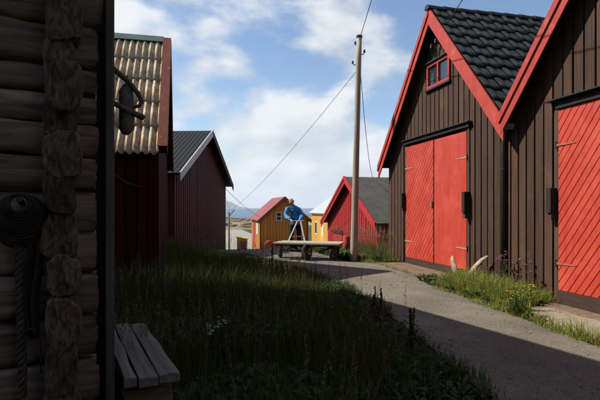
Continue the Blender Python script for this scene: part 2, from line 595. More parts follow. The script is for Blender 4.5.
ROAD_L = [(-12, 1.9), (2, 2.1), (3.3, 2.3), (6, 2.75), (9, 2.95), (10.5, 2.8), (12, 2.5), (14, 2.2), (15.5, 1.7), (17.2, 0.2), (18.2, -1.0), (22, 1.0), (40, 2.5)]
ROAD_R = [(-12, 4.0), (3, 4.15), (5, 4.3), (6.8, 4.45), (8.6, 4.55), (9.3, 4.95), (12.1, 5.0), (12.6, 4.35), (16, 4.2), (20, 4.8), (26, 6.2), (40, 6.5)]
NX = 12
ys = lin(-12, 40, 208)
v = []; f = []
for j, y in enumerate(ys):
    l = interp(y, ROAD_L) + 0.10 * mnoise.noise((y * 1.7, 0, 3)) + .06 * mnoise.noise((y * 6.1, 0, 9)); r = interp(y, ROAD_R) + 0.07 * mnoise.noise((y * 1.9, 5, 3))
    for i in range(NX + 1):
        x = l + (r - l) * i / NX
        e = min(i, NX - i) / (NX / 2)
        v.append((x, y, gz(3, y) + 0.022 + 0.03 * min(1, e * 2.5)))
for j in range(len(ys) - 1):
    for i in range(NX):
        a = j * (NX + 1) + i
        f.append((a, a + 1, a + NX + 2, a + NX + 1))
me = bpy.data.meshes.new('road'); me.from_pydata(v, [], f); me.materials.append(M['asphalt'])
me.polygons.foreach_set('use_smooth', [True] * len(f))
structure(link('road', me))

surf('gravel_yard', lin(-9, 9.6, 20), lin(23, 82, 60), lambda x, y: gz(3, y) + 0.03 - (0.05 if x < -8.9 or x > 9.5 else 0), M['gravel'])


# ------------------------------------------------------------------ gabled sheds
def shed_frame(name, label, loc, rz, cat='shed'):
    return thing(name, label, cat, loc, rz)


def body(t, xl, xr, zr, tan, depth, material, base=-0.3, drop=0.0):
    """solid wall mass under the roof: gable faces local -Y"""
    poly = [(xl, base), (xr, base), (xr, zr - drop - tan * abs(xr)), (0, zr - drop), (xl, zr - drop - tan * abs(xl))]
    MB().prism(poly, lambda x, z: (x, 0, z), lambda x, z: (x, depth, z)).build('wall', material, t)
    return poly


def slope_pt(side, zr, cosp, sinp):
    """(v down the slope, y, d above the deck) -> local point"""
    return lambda v, y, d: (side * (v * cosp + d * sinp), y, zr - v * sinp + d * cosp)


def roof_decks(t, xl, xr, zr, tan, y0, y1, material, thick=0.10, name='roof_deck'):
    p = math.atan(tan); c, s = math.cos(p), math.sin(p)
    for side, x in ((-1, abs(xl)), (1, abs(xr))):
        fr = slope_pt(side, zr, c, s)
        ln = x / c
        prof = [(0.0, 0.0), (ln, 0.0), (ln, -thick), (thick * s / c, -thick)]
        MB().prism(prof, lambda v, d: fr(v, y0, d), lambda v, d: fr(v, y1, d)).build(name, material, t)


def barge(t, side, x, zr, tan, y, material, height=0.24, thick=0.03, name='barge_board', top=0.03, second=None, bottom_cut=True):
    """board following the gable edge; plumb cut at the foot, mitred at the ridge"""
    c = math.cos(math.atan(tan))
    hv = height / c
    z_at = lambda xx: zr - tan * xx + top
    poly = [(0, z_at(0)), (x, z_at(x)), (x, z_at(x) - hv), (0, z_at(0) - hv)]
    o = MB().prism(poly, lambda a, z: (side * a, y, z), lambda a, z: (side * a, y - thick, z)).build(name, material, t)
    if second:
        h2 = second / c
        poly = [(0, z_at(0) + 0.006), (x + .01, z_at(x) + 0.006), (x + .01, z_at(x) + .006 - h2), (0, z_at(0) + .006 - h2)]
        MB().prism(poly, lambda a, z: (side * a, y - thick, z), lambda a, z: (side * a, y - thick - 0.028, z)).build('drip_board', material, t)
    return o


FR = lambda u, w, d: (u, -d, w)      # front gable frame


def tile_mesh(name, w, l, material):
    """one S-profiled roof tile: x across, y down the slope, z out"""
    nu, nv = 10, 3
    prof = []
    for i in range(nu + 1):
        a = i / nu
        prof.append(0.040 * max(0, math.cos((a - 0.80) * math.pi / 0.62)) ** 1.3 if abs(a - .80) < .31 else 0.0 + 0.006 * math.cos((a - .25) * 6))
    mb = MB()
    for j in range(nv + 1):
        b = j / nv
        for i in range(nu + 1):
            a = i / nu
            sag = 0.030 * (1 - (2 * a - 0.75) ** 2) if j == nv else 0
            mb.v.append(((a - .5) * w, b * l + max(0, sag), prof[i] + 0.012 + 0.030 * b))
    for i in range(nu + 1):
        a = i / nu
        mb.v.append(((a - .5) * w, l + max(0, 0.030 * (1 - (2 * a - .75) ** 2)) - .004, prof[i] - 0.0 + 0.012))
    for j in range(nv + 1):
        for i in range(nu):
            q = j * (nu + 1) + i
            mb.f.append((q, q + 1, q + nu + 2, q + nu + 1))
    me = mb.mesh(name, material)
    for p in me.polygons:
        p.use_smooth = p.index < nu * nv
    return me


# ---- brown boathouse pair on the right -------------------------------------------------
FX = 5.84                    # facade line of the brown sheds
TA = 1.13


def hinge(parent, x, z, length, y=-0.09, flip=1, material=None):
    material = material or M['hinge_paint']
    a = x + flip * length
    pl = [(x, z - .02), (a, z - .009), (a + flip * .02, z), (a, z + .009), (x, z + .02)]
    o = MB().prism(pl if flip > 0 else pl[::-1], lambda u, w: (u, y, w), lambda u, w: (u, y - .008, w)).build('hinge', material, parent)
    MB().tube([(x - flip * .01, y - .012, z - .06), (x - flip * .01, y - .012, z + .06)], .012, 8).build('hinge_pin', M['iron'], o)


def lock_box(t, x, z, h=0.44):
    o = MB().box(x - .055, x + .055, -0.20, -0.02, z - h / 2, z + h / 2).build('lock_box', M['brown_dark'], t, bevel=.006)
    MB().box(x - .035, x + .035, -0.17, -0.04, z - h / 2 - .12, z - h / 2).build('hasp', M['iron'], o)
    return o


def door_leaf(t, x0, x1, z0, z1, diagonal, label=None, pitch=0.112):
    y = -0.035
    back = MB().box(x0, x1, y - .03, y, z0, z1).build('door', M['red_door'], t)
    if label:
        back['label'] = label
    rect = [(x0 + .003, z0 + .003), (x1 - .003, z0 + .003), (x1 - .003, z1 - .003), (x0 + .003, z1 - .003)]
    if diagonal:
        # boards rising to the right
        s = math.sin(R(diagonal)); c = math.cos(R(diagonal))
        lo = min(-s * x + c * z for x, z in rect); hi = max(-s * x + c * z for x, z in rect)
        k = lo
        while k < hi:
            p = clip(clip(rect, s, -c, -(k + .006)), -s, c, k + pitch - .008)
            if len(p) >= 3 and abs(area(p)) > .0008:
                if area(p) < 0:
                    p = p[::-1]
                tt = .022 + rng.uniform(-.002, .002)
                MB().prism(p, lambda a, b: (a, y - .0302, b), lambda a, b: (a, y - .0302 - tt, b)).build('board', M['red_door'], back)
            k += pitch
    else:
        p = rect
        MB().prism(p, lambda a, b: (a, y - .0302, b), lambda a, b: (a, y - .046, b)).build('panel', M['red_door'], back)
    return back


# first brown shed -----------------------------------------------------------------------
A = shed_frame('brown_boathouse', 'brown board-clad boathouse with red double doors, gable window and black tiled roof', (FX, 10.35, 0), R(-90))
zrA = 6.17
body(A, -2.85, 2.58, zrA - .12, TA, 6.0, M['brown_dark'], drop=0.02)
polyA = [(-2.87, -0.02), (2.58, -0.02), (2.58, zrA - .14 - TA * 2.58), (0, zrA - .14), (-2.87, zrA - .14 - TA * 2.87)]
dA0, dA1 = -1.67, 1.21          # door opening
cladding(A, FR, polyA, -2.87, 2.58, 0.208, 0.170, 0.048, M['brown'],
         holes=[(dA0 - .1, dA1 + .1, -1, 3.30), (-.56, .56, 4.32, 5.06)])
SIDE_L = lambda u, w, d: (-2.85 - d, u, w)
cladding(A, SIDE_L, [(0, -.02), (6, -.02), (6, zrA - .16 - TA * 2.9), (0, zrA - .16 - TA * 2.9)], 0.02, 6, .208, .168, .03, M['brown'])
roof_decks(A, -3.02, 2.66, zrA - .02, TA, -0.28, 6.2, M['soffit'])
barge(A, -1, 3.06, zrA, TA, -0.28, M['red_trim'], height=.25, second=.11)
barge(A, 1, 2.74, zrA, TA, -0.28, M['red_trim'], height=.27)
# tiles on the slope that faces the lane
pA = math.atan(TA); cA, sA = math.cos(pA), math.sin(pA)
tm = tile_mesh('roof_tile', 0.372, 0.41, M['black_tile'])


def lay_tiles(t, side, ln, zr, y0, cols, cosp, sinp, tan, rows=None, w=.365, course=.395):
    fr = slope_pt(side, zr, cosp, sinp)
    rows = rows or int(ln / course)
    for r_ in range(rows):
        for c_ in range(cols):
            o = link('roof_tile', tm, t)
            yy = y0 + w * (c_ + .5)
            v0 = .02 + r_ * course
            ex = Vector((0, side, 0)); ey = Vector((side * cosp, 0, -sinp)); ez = Vector((side * sinp, 0, cosp))
            if side < 0:
                ex = Vector((0, -1, 0))
            ex = ey.cross(ez)
            mt = Matrix((ex, ey, ez)).transposed().to_4x4()
            mt.translation = Vector(fr(v0 + rng.uniform(-.006, .006), yy, rng.uniform(0, .005)))
            mt = mt @ Matrix.Rotation(rng.uniform(-.012, .012), 4, 'Z')
            o.matrix_local = mt


lay_tiles(A, 1, 4.0, zrA, -.27, 17, cA, sA, TA, rows=10)


def tile_sheet(t, side, zr, y0, cols, rows, cosp, sinp, w=.365, course=.395, name='far_slope_tiles'):
    """the slope nobody sees from the lane, as one mesh of the same tiles"""
    fr = slope_pt(side, zr, cosp, sinp)
    mb = MB()
    vs = [tuple(x.co) for x in tm.vertices]; fs = [tuple(p.vertices) for p in tm.polygons]
    ey = Vector((side * cosp, 0, -sinp)); ez = Vector((side * sinp, 0, cosp)); ex = ey.cross(ez)
    for r_ in range(rows):
        for c_ in range(cols):
            n = len(mb.v); o = Vector(fr(.02 + r_ * course, y0 + w * (c_ + .5), 0))
            mb.v += [tuple(o + ex * a + ey * b + ez * c) for a, b, c in vs]
            mb.f += [tuple(n + i for i in q) for q in fs]
    return stuff(mb.build(name, M['black_tile'], t))


tile_sheet(A, -1, zrA, -.27, 17, 11, cA, sA)
for k in range(16):
    y0 = -.36 + k * .41
    mb = MB()
    pr = [(math.cos(a) * .105, math.sin(a) * .085) for a in lin(-.25, math.pi + .25, 10)]
    mb.prism([(x, z) for x, z in pr], lambda x, z: (x * 1.0, y0, zrA + .005 + z), lambda x, z: (x * .88, y0 + .43, zrA - .005 + z * .9))
    mb.build('ridge_tile', M['black_tile'], A)
# window
wn = MB()
for (x0, x1, z0, z1) in ((-.525, .525, 4.39, 4.46), (-.525, .525, 4.92, 4.985), (-.525, -.455, 4.46, 4.92), (.455, .525, 4.46, 4.92)):
    wn.box(x0, x1, -.085, -.01, z0, z1)
W_ = wn.build('window_frame', M['red_trim'], A)
MB().box(-.03, .03, -.078, -.012, 4.46, 4.92).build('mullion', M['red_trim'], W_)
for x0, x1 in ((-.455, -.03), (.03, .455)):
    MB().box(x0, x1, -.040, -.034, 4.46, 4.92).build('pane', M['glass'], W_)
MB().box(-.62, .62, -.13, 0, 5.0, 5.035).build('window_hood', M['black_metal'], A)
MB().box(-.58, .58, -.115, 0, 4.345, 4.388).build('window_sill', M['black_metal'], A)
# double door
MB().box(dA0 - .02, dA1 + .02, -.03, .0, -.02, 3.16).build('door_opening', M['dark_void'], A)
mid = -0.17
door_leaf(A, dA0, mid - .012, .19, 3.13, 49, 'left leaf of diagonal red boards')
door_leaf(A, mid + .022, dA1, .19, 3.13, 0, 'right leaf of plain red panel')
for q in ((dA0 - .1, dA0 - .005), (dA1 + .005, dA1 + .1)):
    MB().box(*q, -.075, 0, -.02, 3.2).build('door_jamb', M['brown'], A)
MB().box(dA0 - .004, dA1 + .004, -.10, 0, -.05, .185).build('door_sill', M['sill'], A)
MB().box(dA0 - .12, dA1 + .14, -.12, 0, 3.2, 3.29).build('lintel', M['brown_dark'], A)
MB().box(dA0 - .16, dA1 + .18, -.17, 0, 3.292, 3.312).build('lintel_flashing', M['black_metal'], A)
for z in (.62, 2.55):
    hinge(A, dA0 - .03, z, .42, y=-.088); hinge(A, dA1 + .03, z + .02, .42, y=-.082, flip=-1)
MB().box(mid - .10, mid - .03, -.12, -.088, 1.52, 1.66).build('door_latch', M['grey_metal'], A)
lock_box(A, dA1 + .06, 1.62); lock_box(A, dA0 - .06, 1.72, .36)
# insulators under the gable peak
ins = MB()
ins.bar((-.14, -.02, 5.30), (-.14, -.16, 5.30), .03, .03); ins.bar((.06, -.02, 5.36), (.06, -.16, 5.36), .03, .03); ins.box(-.18, .1, -.045, -.032, 5.27, 5.40)
I_ = ins.build('insulator_bracket', M['iron'], A)
for x, z in ((-.14, 5.30), (.06, 5.36)):
    mb = MB()
    mb.tube([(x, -.16, z - .02), (x, -.16, z + .02), (x, -.16, z + .04), (x, -.16, z + .07), (x, -.16, z + .1)], [.035, .038, .022, .034, .018], 10)
    mb.build('insulator', M['porcelain'], I_, smooth=True)
mb = MB(); mb.tube([(-.14, -.17, 5.33), (-.2, -.12, 5.2), (-.16, -.06, 5.1), (-.08, -.1, 5.16), (.02, -.14, 5.2), (.06, -.16, 5.36)], .011, 6); mb.build('cable_loop', M['wire'], A)

# second brown shed ----------------------------------------------------------------------
TB = 1.10
B = shed_frame('brown_boathouse', 'brown board-clad boathouse with diagonal-boarded red door at the right edge', (FX, 4.87, 0), R(-90))
zrB = 6.27
body(B, -2.88, 2.9, zrB - .12, TB, 6.0, M['brown_dark'], drop=.02)
polyB = [(-2.88, -.02), (2.9, -.02), (2.9, zrB - .14 - TB * 2.9), (0, zrB - .14), (-2.88, zrB - .14 - TB * 2.88)]
dB0, dB1 = -1.67, 1.30
cladding(B, FR, polyB, -2.86, 2.9, .21, .172, .048, M['brown'], holes=[(dB0 - .1, dB1 + .1, -1, 3.22)])
roof_decks(B, -2.84, 3.05, zrB - .02, TB, -.28, 6.2, M['soffit'])
barge(B, -1, 2.83, zrB, TB, -.285, M['red_trim'], height=.25, second=.11)
barge(B, 1, 3.06, zrB, TB, -.285, M['red_trim'], height=.25, second=.11)
pB = math.atan(TB)
tile_sheet(B, -1, zrB, -.27, 17, 10, math.cos(pB), math.sin(pB), name='far_slope_tiles')
tile_sheet(B, 1, zrB, -.27, 17, 11, math.cos(pB), math.sin(pB), name='near_slope_tiles')
MB().box(dB0 - .02, dB1 + .02, -.03, 0, -.02, 3.1).build('door_opening', M['dark_void'], B)
door_leaf(B, dB0, -.19, .20, 3.07, 52)
door_leaf(B, -.17, dB1, .20, 3.07, 52)
for q in ((dB0 - .1, dB0 - .005), (dB1 + .005, dB1 + .1)):
    MB().box(*q, -.075, 0, -.02, 3.13).build('door_jamb', M['brown'], B)
MB().box(dB0 - .004, dB1 + .004, -.10, 0, -.14, .195).build('door_sill', M['sill'], B)
MB().box(dB0 - .02, dB1 + .12, -.12, 0, 3.075, 3.20).build('lintel', M['brown_dark'], B)
MB().box(dB0 - .2, dB1 + .18, -.20, 0, 3.202, 3.222).build('lintel_flashing', M['black_metal'], B)
for z in (.62, 2.5):
    hinge(B, dB0 - .03, z, .38, y=-.09, material=M['red_hinge'])
lock_box(B, dB0 - .09, 1.62, .40)
# gutter end and downpipe in the valley between the two
dp = thing('downpipe', 'black downpipe running down the brown wall between the two boathouses', 'downpipe', (FX - .09, 7.90, 0))
mb = MB(); mb.tube([(0, 0, .10), (0, 0, 2.65), (.0, -.03, 2.86), (0.0, -.10, 2.95), (0, -.14, 3.02)], .05, 14); mb.build('pipe', M['black_metal'], dp, smooth=True)
mb = MB(); mb.tube([(-.18, -.19, 2.99), (.5, -.19, 3.01)], .065, 14); mb.build('gutter_end', M['grey_metal'], dp, smooth=True)
for z in (.6, 2.2):
    MB().tube([(0, 0, z), (0, 0, z + .04)], .058, 14).build('bracket', M['black_metal'], dp)

# ---- unseen sheds added behind the viewpoint to keep the foreground dark ----
for nm, lb, lc, rz_, w_h, dep, zr_, mt2 in (
        ('added_warehouse', 'tall unseen dark-brown warehouse added behind the viewpoint to darken the foreground', (-2.2, -2.6, 0), R(180), 4.6, 8, 8.2, 'brown_dark'),
        ('brown_boathouse', 'unseen brown boathouse added behind the viewpoint to darken the foreground', (FX, -1.1, 0), R(-90), 2.85, 6, 6.2, 'brown_dark')):
    T_ = shed_frame(nm, lb, lc, rz_)
    body(T_, -w_h, w_h, zr_ - .12, .9, dep, M[mt2], drop=.02)
    cladding(T_, FR, [(-w_h, -.02), (w_h, -.02), (w_h, zr_ - .14 - .9 * w_h), (0, zr_ - .14), (-w_h, zr_ - .14 - .9 * w_h)], -w_h, w_h, .21, .17, .03, M['brown_dark' if nm == 'added_warehouse' else 'brown'])
    roof_decks(T_, -w_h - .2, w_h + .2, zr_, .9, -.3, dep + .2, M['slate_roof'], name='roof_slope')
    for sd in (-1, 1):
        barge(T_, sd, w_h + .22, zr_, .9, -.3, M['brown_dark'])

# ---- low red shed behind the pole ------------------------------------------------------
C = shed_frame('red_shed', 'bright red board-clad shed with grey felt roof behind the utility pole', (6.55, 18.75, gz(3, 18)), R(-90))
TC = .545
zC = 2.74 + .12
body(C, -3.25, 2.95, zC - .12, TC, 6, M['red_wall'], base=-.8)
polyC = [(-3.25, -.8), (2.95, -.8), (2.95, zC - .14 - TC * 2.95), (0, zC - .14), (-3.25, zC - .14 - TC * 3.25)]
cladding(C, FR, polyC, -3.24, 2.95, .22, .15, .035, M['red_wall'], holes=[(-2.3, -1.0, -1, .62)])
cladding(C, lambda u, w, d: (2.95 + d, u, w), [(0, -.5), (6, -.5), (6, 1.1), (0, 1.1)], .02, 6, .22, .15, .035, M['red_wall'])
roof_decks(C, -3.5, 3.3, zC, TC, -.26, 6.3, M['grey_roof'], thick=.07, name='roof_slope')
barge(C, -1, 3.52, zC, TC, -.26, M['red_wall'], height=.26, second=.12)
barge(C, 1, 3.32, zC, TC, -.26, M['red_wall'], height=.26, second=.12)
MB().box(-2.3, -1.0, -.06, 0, -.6, .5).build('door', M['red_wall'], C)
MB().box(-2.4, -.9, -.12, 0, .5, .60).build('lintel', M['brown_dark'], C)
mb = MB()
for q in ((.38, .62, .9, .94), (.38, .62, 1.46, 1.5), (.38, .42, .94, 1.46), (.58, .62, .94, 1.46)):
    mb.box(q[0], q[1], -.07, -.036, q[2], q[3])
w_ = mb.build('window_frame', M['white'], C)
MB().box(.42, .58, -.052, -.046, .94, 1.46).build('pane', M['glass'], w_)

# ---- maroon shed with white barge boards -----------------------------------------------
D = shed_frame('maroon_shed', 'dark maroon shed with slate-grey roof and white barge board', (.70, 19.0, -.02), R(73.7))
TD = .463
zD = 4.50
body(D, -3.85, 3.85, zD - .1, TD, 7, M['maroon'], base=-.6)
polyD = [(-3.85, -.6), (3.85, -.6), (3.85, zD - .12 - TD * 3.85), (0, zD - .12), (-3.85, zD - .12 - TD * 3.85)]
cladding(D, FR, polyD, -3.84, 3.85, .24, .17, .035, M['maroon'])
cladding(D, lambda u, w, d: (-3.85 - d, u, w), [(0, -.3), (7, -.3), (7, 2.6), (0, 2.6)], .02, 7, .24, .17, .035, M['maroon'])
roof_decks(D, -4.15, 4.15, zD, TD, -.3, 7.3, M['slate_roof'], thick=.07, name='roof_slope')
b1 = barge(D, -1, 4.17, zD, TD, -.3, M['white'], height=.24)
b2 = barge(D, 1, 4.17, zD, TD, -.3, M['maroon'], height=.24)
# ribs of the sheet roof
pD = math.atan(TD)
fr = slope_pt(-1, zD, math.cos(pD), math.sin(pD))
for k in range(50):
    y = -.22 + k * .15
    MB().prism([(0, 0.0), (.06, 0), (.04, .014), (.02, .014)], lambda a, d: fr(.05, y + a, d + .001), lambda a, d: fr(4.5, y + a, d + .001)).build('roof_rib', M['slate_roof'], D)

# ---- near maroon shed with the corrugated roof -----------------------------------------
TE = 1.19
E = shed_frame('corrugated_roof_shed', 'old maroon shed with lichen-stained corrugated roof beside the log house', (-.55, 12.22, -.05), R(90))
zE = 5.62
body(E, -2.35, 2.35, zE - .16, TE, 6.5, M['shade_maroon'], base=-.5)
polyE = [(-2.35, -.3), (2.35, -.3), (2.35, zE - .18 - TE * 2.35), (0, zE - .18), (-2.35, zE - .18 - TE * 2.35)]
cladding(E, FR, polyE, -2.34, 2.35, .2, .15, .03, M['shade_maroon'])
cladding(E, lambda u, w, d: (-2.35 - d, u, w), [(0, -.3), (6.5, -.3), (6.5, 2.72), (0, 2.72)], .02, 6.5, .2, .15, .03, M['shade_maroon'])
roof_decks(E, -2.42, 2.42, zE - .06, TE, -.18, 6.5, M['soffit'], thick=.08)
pE = math.atan(TE); cE, sE = math.cos(pE), math.sin(pE)
PITCH = .146


def corr_mesh(nw, l):
    mb = MB(); seg = 10; n = nw * seg
    rows = (0.0, .5 * l, l)
    for lay in (0, 1):
        for b in rows:
            for i in range(n + 1):
                a = i / seg
                z = .032 * math.cos(a * 2 * math.pi) + .018 + .022 * b / l - lay * .010
                mb.v.append((a * PITCH - nw * PITCH / 2, b + (.008 * math.sin(a * 2.1) if b == l else 0), z))
    per = (n + 1); k = per * len(rows)
    for lay in (0, 1):
        for j in range(len(rows) - 1):
            for i in range(n):
                q = lay * k + j * per + i
                mb.f.append((q, q + 1, q + per + 1, q + per) if lay == 0 else (q, q + per, q + per + 1, q + 1))
    for i in range(n):
        q = (len(rows) - 1) * per + i
        mb.f.append((q, q + 1, k + q + 1, k + q))
    return mb.mesh('roof_sheet', M['fibre'], smooth=True)


sheet = corr_mesh(4, .86)
for side in (-1, 1):
    frE = slope_pt(side, zE, cE, sE)
    ey = Vector((side * cE, 0, -sE)); ez = Vector((side * sE, 0, cE)); ex = ey.cross(ez)
    for r_ in range(5):
        v0 = .03 + r_ * .775
        for c_ in range(11):
            o = link('roof_sheet', sheet, E)
            mt = Matrix((ex, ey, ez)).transposed().to_4x4()
            yy = -.03 + PITCH * 4 * (c_ + .5)
            mt.translation = Vector(frE(v0, yy, .0 + rng.uniform(0, .004)))
            mt = mt @ Matrix.Rotation(rng.uniform(-.004, .004), 4, 'Z')
            o.matrix_local = mt
            if side < 0 and c_ < 4:
                nl = MB()
                for w in range(4):
                    x = (w + .0) * PITCH - 2 * PITCH + (PITCH if ex.y > 0 else 0) * 0
                    nl.tube([(x, .80, .055), (x, .80, .075)], [.014, .009], 8)
                nl.build('roof_nail', M['lead'], o)
    # cover board laid on the roof edge, and the barge below it
    MB().prism([(-.20, 0.05), (-.01, .05), (-.01, .09), (-.20, .09)], lambda a, d: frE(.0, a, d), lambda a, d: frE(3.82, a, d)).build('cover_board', M['rust_trim'], E)
    MB().prism([(-.195, -.2), (-.165, -.2), (-.165, .049), (-.195, .049)], lambda a, d: frE(.0 if d > -.1 else .0, a, d), lambda a, d: frE(3.8, a, d)).build('barge_board', M['rust_trim'], E)
MB().prism([(-.16, -.10), (0, .075), (.16, -.10), (.15, -.115), (0, .055), (-.15, -.115)], lambda x, z: (x, -.02, zE + z + .03), lambda x, z: (x, 6.5, zE + z + .03)).build('ridge_cap', M['green_cap'], E)
# a stick leaning under the eave
mb = MB(); mb.tube([(-2.5, 1.0, 2.35), (-2.46, .55, 2.02), (-2.44, .3, 1.95)], [.02, .03, .02], 8); mb.build('hook', M['iron'], E)

# ---- ochre shed with the red roof ------------------------------------------------------
F = shed_frame('ochre_shed', 'ochre board-clad shed with red sheet roof and small white window', (7.6, 37.75, -1.75), 0)
TF = .87
zF = 4.15
body(F, -1.88, 1.88, zF - .1, TF, 5.2, M['ochre'], base=-.4)
polyF = [(-1.88, -.3), (1.88, -.3), (1.88, zF - .12 - TF * 1.88), (0, zF - .12), (-1.88, zF - .12 - TF * 1.88)]
cladding(F, FR, polyF, -1.87, 1.88, .25, .19, .03, M['ochre'], holes=[(-.55 - .2, .05 - .2, 2.15, 3.0)])
cladding(F, lambda u, w, d: (-1.88 - d, u, w), [(0, -.3), (5.2, -.3), (5.2, 2.35), (0, 2.35)], .02, 5.2, .25, .19, .03, M['ochre'],
         holes=[(1.2, 1.9, 1.1, 2.0), (3.0, 4.1, -1, 2.1)])
roof_decks(F, -2.15, 2.15, zF, TF, -.3, 5.5, M['red_roof'], thick=.07, name='roof_slope')
barge(F, -1, 2.17, zF, TF, -.3, M['rust_trim'], height=.2)
barge(F, 1, 2.17, zF, TF, -.3, M['rust_trim'], height=.2)
mb = MB()
for q in ((-.68, -.22, 2.22, 2.28), (-.68, -.22, 2.88, 2.94), (-.68, -.62, 2.28, 2.88), (-.28, -.22, 2.28, 2.88), (-.62, -.28, 2.56, 2.60)):
    mb.box(q[0], q[1], -.06, 0, q[2], q[3])
w_ = mb.build('window_frame', M['white'], F)
for z0, z1 in ((2.28, 2.56), (2.60, 2.88)):
    MB().box(-.62, -.28, -.03, -.024, z0, z1).build('pane', M['glass'], w_)
MB().box(-1.93, -1.88, 3.0, 4.1, -.1, 2.05).build('door', M['red_wall'], F)
MB().box(-1.95, -1.88, 1.2, 1.9, 1.1, 2.0).build('notice_board', M['white'], F)
MB().box(-1.96, -1.85, -.05, .06, -.3, 2.4).build('corner_board', M['rust_trim'], F)
MB().box(1.85, 1.96, -.05, .06, -.3, 2.4).build('corner_board', M['rust_trim'], F)

# ---- yellow house with the pale roof ---------------------------------------------------
G = shed_frame('yellow_house', 'yellow wooden house with pale white roof half hidden behind the red shed', (11.6, 30.2, -1.35), 0, 'house')
TG = .70
zG = 4.45
body(G, -2.6, 2.6, zG - .1, TG, 4.2, M['yellow'], base=-.6)
cladding(G, FR, [(-2.6, -.4), (2.6, -.4), (2.6, zG - .12 - TG * 2.6), (0, zG - .12), (-2.6, zG - .12 - TG * 2.6)], -2.59, 2.6, .22, .18, .03, M['yellow'])
cladding(G, lambda u, w, d: (-2.6 - d, u, w), [(0, -.4), (4.2, -.4), (4.2, 2.5), (0, 2.5)], .02, 4.2, .22, .18, .03, M['yellow'],
         holes=[(.9, 1.9, -1, 2.0), (2.6, 3.2, 1.0, 1.9)])
roof_decks(G, -2.8, 2.8, zG, TG, -.25, 4.45, M['white_roof'], thick=.08, name='roof_slope')
MB().box(-2.64, -2.6, .9, 1.9, -.3, 1.95).build('door', M['yellow'], G)
d_ = MB().box(-2.66, -2.64, 1.0, 1.35, .9, 1.7).build('door_window', M['white'], G)
w_ = MB().box(-2.65, -2.6, 2.6, 3.2, 1.0, 1.9).build('window_frame', M['white'], G)
MB().box(-2.66, -2.65, 2.68, 3.12, 1.08, 1.82).build('pane', M['glass'], w_)

# ---- tiny ochre hut ---------------------------------------------------------------------
H = thing('small_hut', 'tiny ochre wooden hut on the gravel left of the red-roofed shed', 'hut', (4.05, 35.9, gz(3, 35.9)), R(-12))
MB().prism([(-.36, 0), (.36, 0), (.36, .85), (-.36, 1.0)], lambda x, z: (x, -.3, z), lambda x, z: (x, .3, z)).build('wall', M['ochre'], H)
MB().prism([(-.44, 1.02), (.44, .84), (.44, .90), (-.44, 1.08)], lambda x, z: (x, -.38, z), lambda x, z: (x, .38, z)).build('roof', M['yellow'], H)
MB().box(-.05, .28, -.325, -.301, .05, .72).build('door', M['rust_trim'], H)


def S(xc, zc):
    """survey frame of the lane: metres across and metres out from the camera station"""
    c, s = math.cos(YAW), math.sin(YAW)
    return (xc * c + zc * s, -xc * s + zc * c)


# ------------------------------------------------------------------ log house at the left
HR = R(13)
HX, HY = -.49, 3.04
LOGH = thing('log_house', 'old weathered log house corner with crossed log ends, in shade at the left', 'house', (HX, HY, 0), HR)
HOUSE_D = 6.5
HOUSE_W = 5.0
EAVE_Z = 5.25


def fbm(x, y, z, o=4):
    return mnoise.fractal((x, y, z), 0.9, 2.0, o)


def log_mesh(length_pts, axis, c, rz_, rd_, seed, seg=16, shrink_end=True, lump=0.16, sq=.55):
    """irregular hewn log along local x or y; c = the two other centre coordinates"""
    mb = MB(); n = len(length_pts)
    for i, s in enumerate(length_pts):
        sway = .018 * mnoise.noise((s * 1.1, seed * 3.1, 0)); swz = .016 * mnoise.noise((s * 1.3, seed * 2.3, 7))
        for k in range(seg):
            a = 2 * math.pi * k / seg
            ca, sa = math.cos(a), math.sin(a)
            q = lambda w: math.copysign(abs(w) ** sq, w)
            r = 1 + lump * fbm(s * 2.2, ca * .9 + seed * 5, sa * .9) + .05 * fbm(s * 9, ca * 3 + seed, sa * 3)
            e = 1.0
            if shrink_end and (i == 0 or i == n - 1):
                e = .93
            d1 = c[0] + sway + q(ca) * rd_ * r * e; d2 = c[1] + swz + q(sa) * rz_ * r * e
            jit = .014 * mnoise.noise((ca * 2.1 + seed, sa * 2.1, s * 3)) if i in (0, n - 1) else 0
            mb.v.append((s + jit, d1, d2) if axis == 'x' else (d1, s + jit, d2))
    for i in range(n - 1):
        for k in range(seg):
            j = (k + 1) % seg
            q4 = (i * seg + k, i * seg + j, (i + 1) * seg + j, (i + 1) * seg + k)
            mb.f.append(q4 if axis == 'y' else q4[::-1])
    for i, rev in ((0, 0), (n - 1, 1)):
        ring = [i * seg + k for k in range(seg)]
        mb.v += [mb.v[q_] for q_ in ring]
        ring = list(range(len(mb.v) - seg, len(mb.v)))
        cen = len(mb.v)
        mid_ = [sum(mb.v[q_][d] for q_ in ring) / seg for d in range(3)]
        inner = []
        for q_ in ring:
            w_v = [mid_[d] + (mb.v[q_][d] - mid_[d]) * .55 for d in range(3)]
            w_v[0 if axis == 'x' else 1] += rng.uniform(-.012, .010)
            inner.append(len(mb.v)); mb.v.append(tuple(w_v))
        for k in range(seg):
            k2 = (k + 1) % seg
            fq = (ring[k], ring[k2], inner[k2], inner[k])
            mb.f.append(fq if bool(rev) == (axis == 'x') else fq[::-1])
        ring = inner
        cen = len(mb.v)
        m_ = [sum(mb.v[q_][d] for q_ in ring) / seg for d in range(3)]
        ax = 0 if axis == 'x' else 1
        m_[ax] += (.012 if rev else -.012) * rng.uniform(.2, 1.6)
        mb.v.append(tuple(m_))
        for k in range(seg):
            mb.f.append((ring[k], ring[(k + 1) % seg], cen) if bool(rev) == (axis == 'x') else (ring[(k + 1) % seg], ring[k], cen))
    return mb


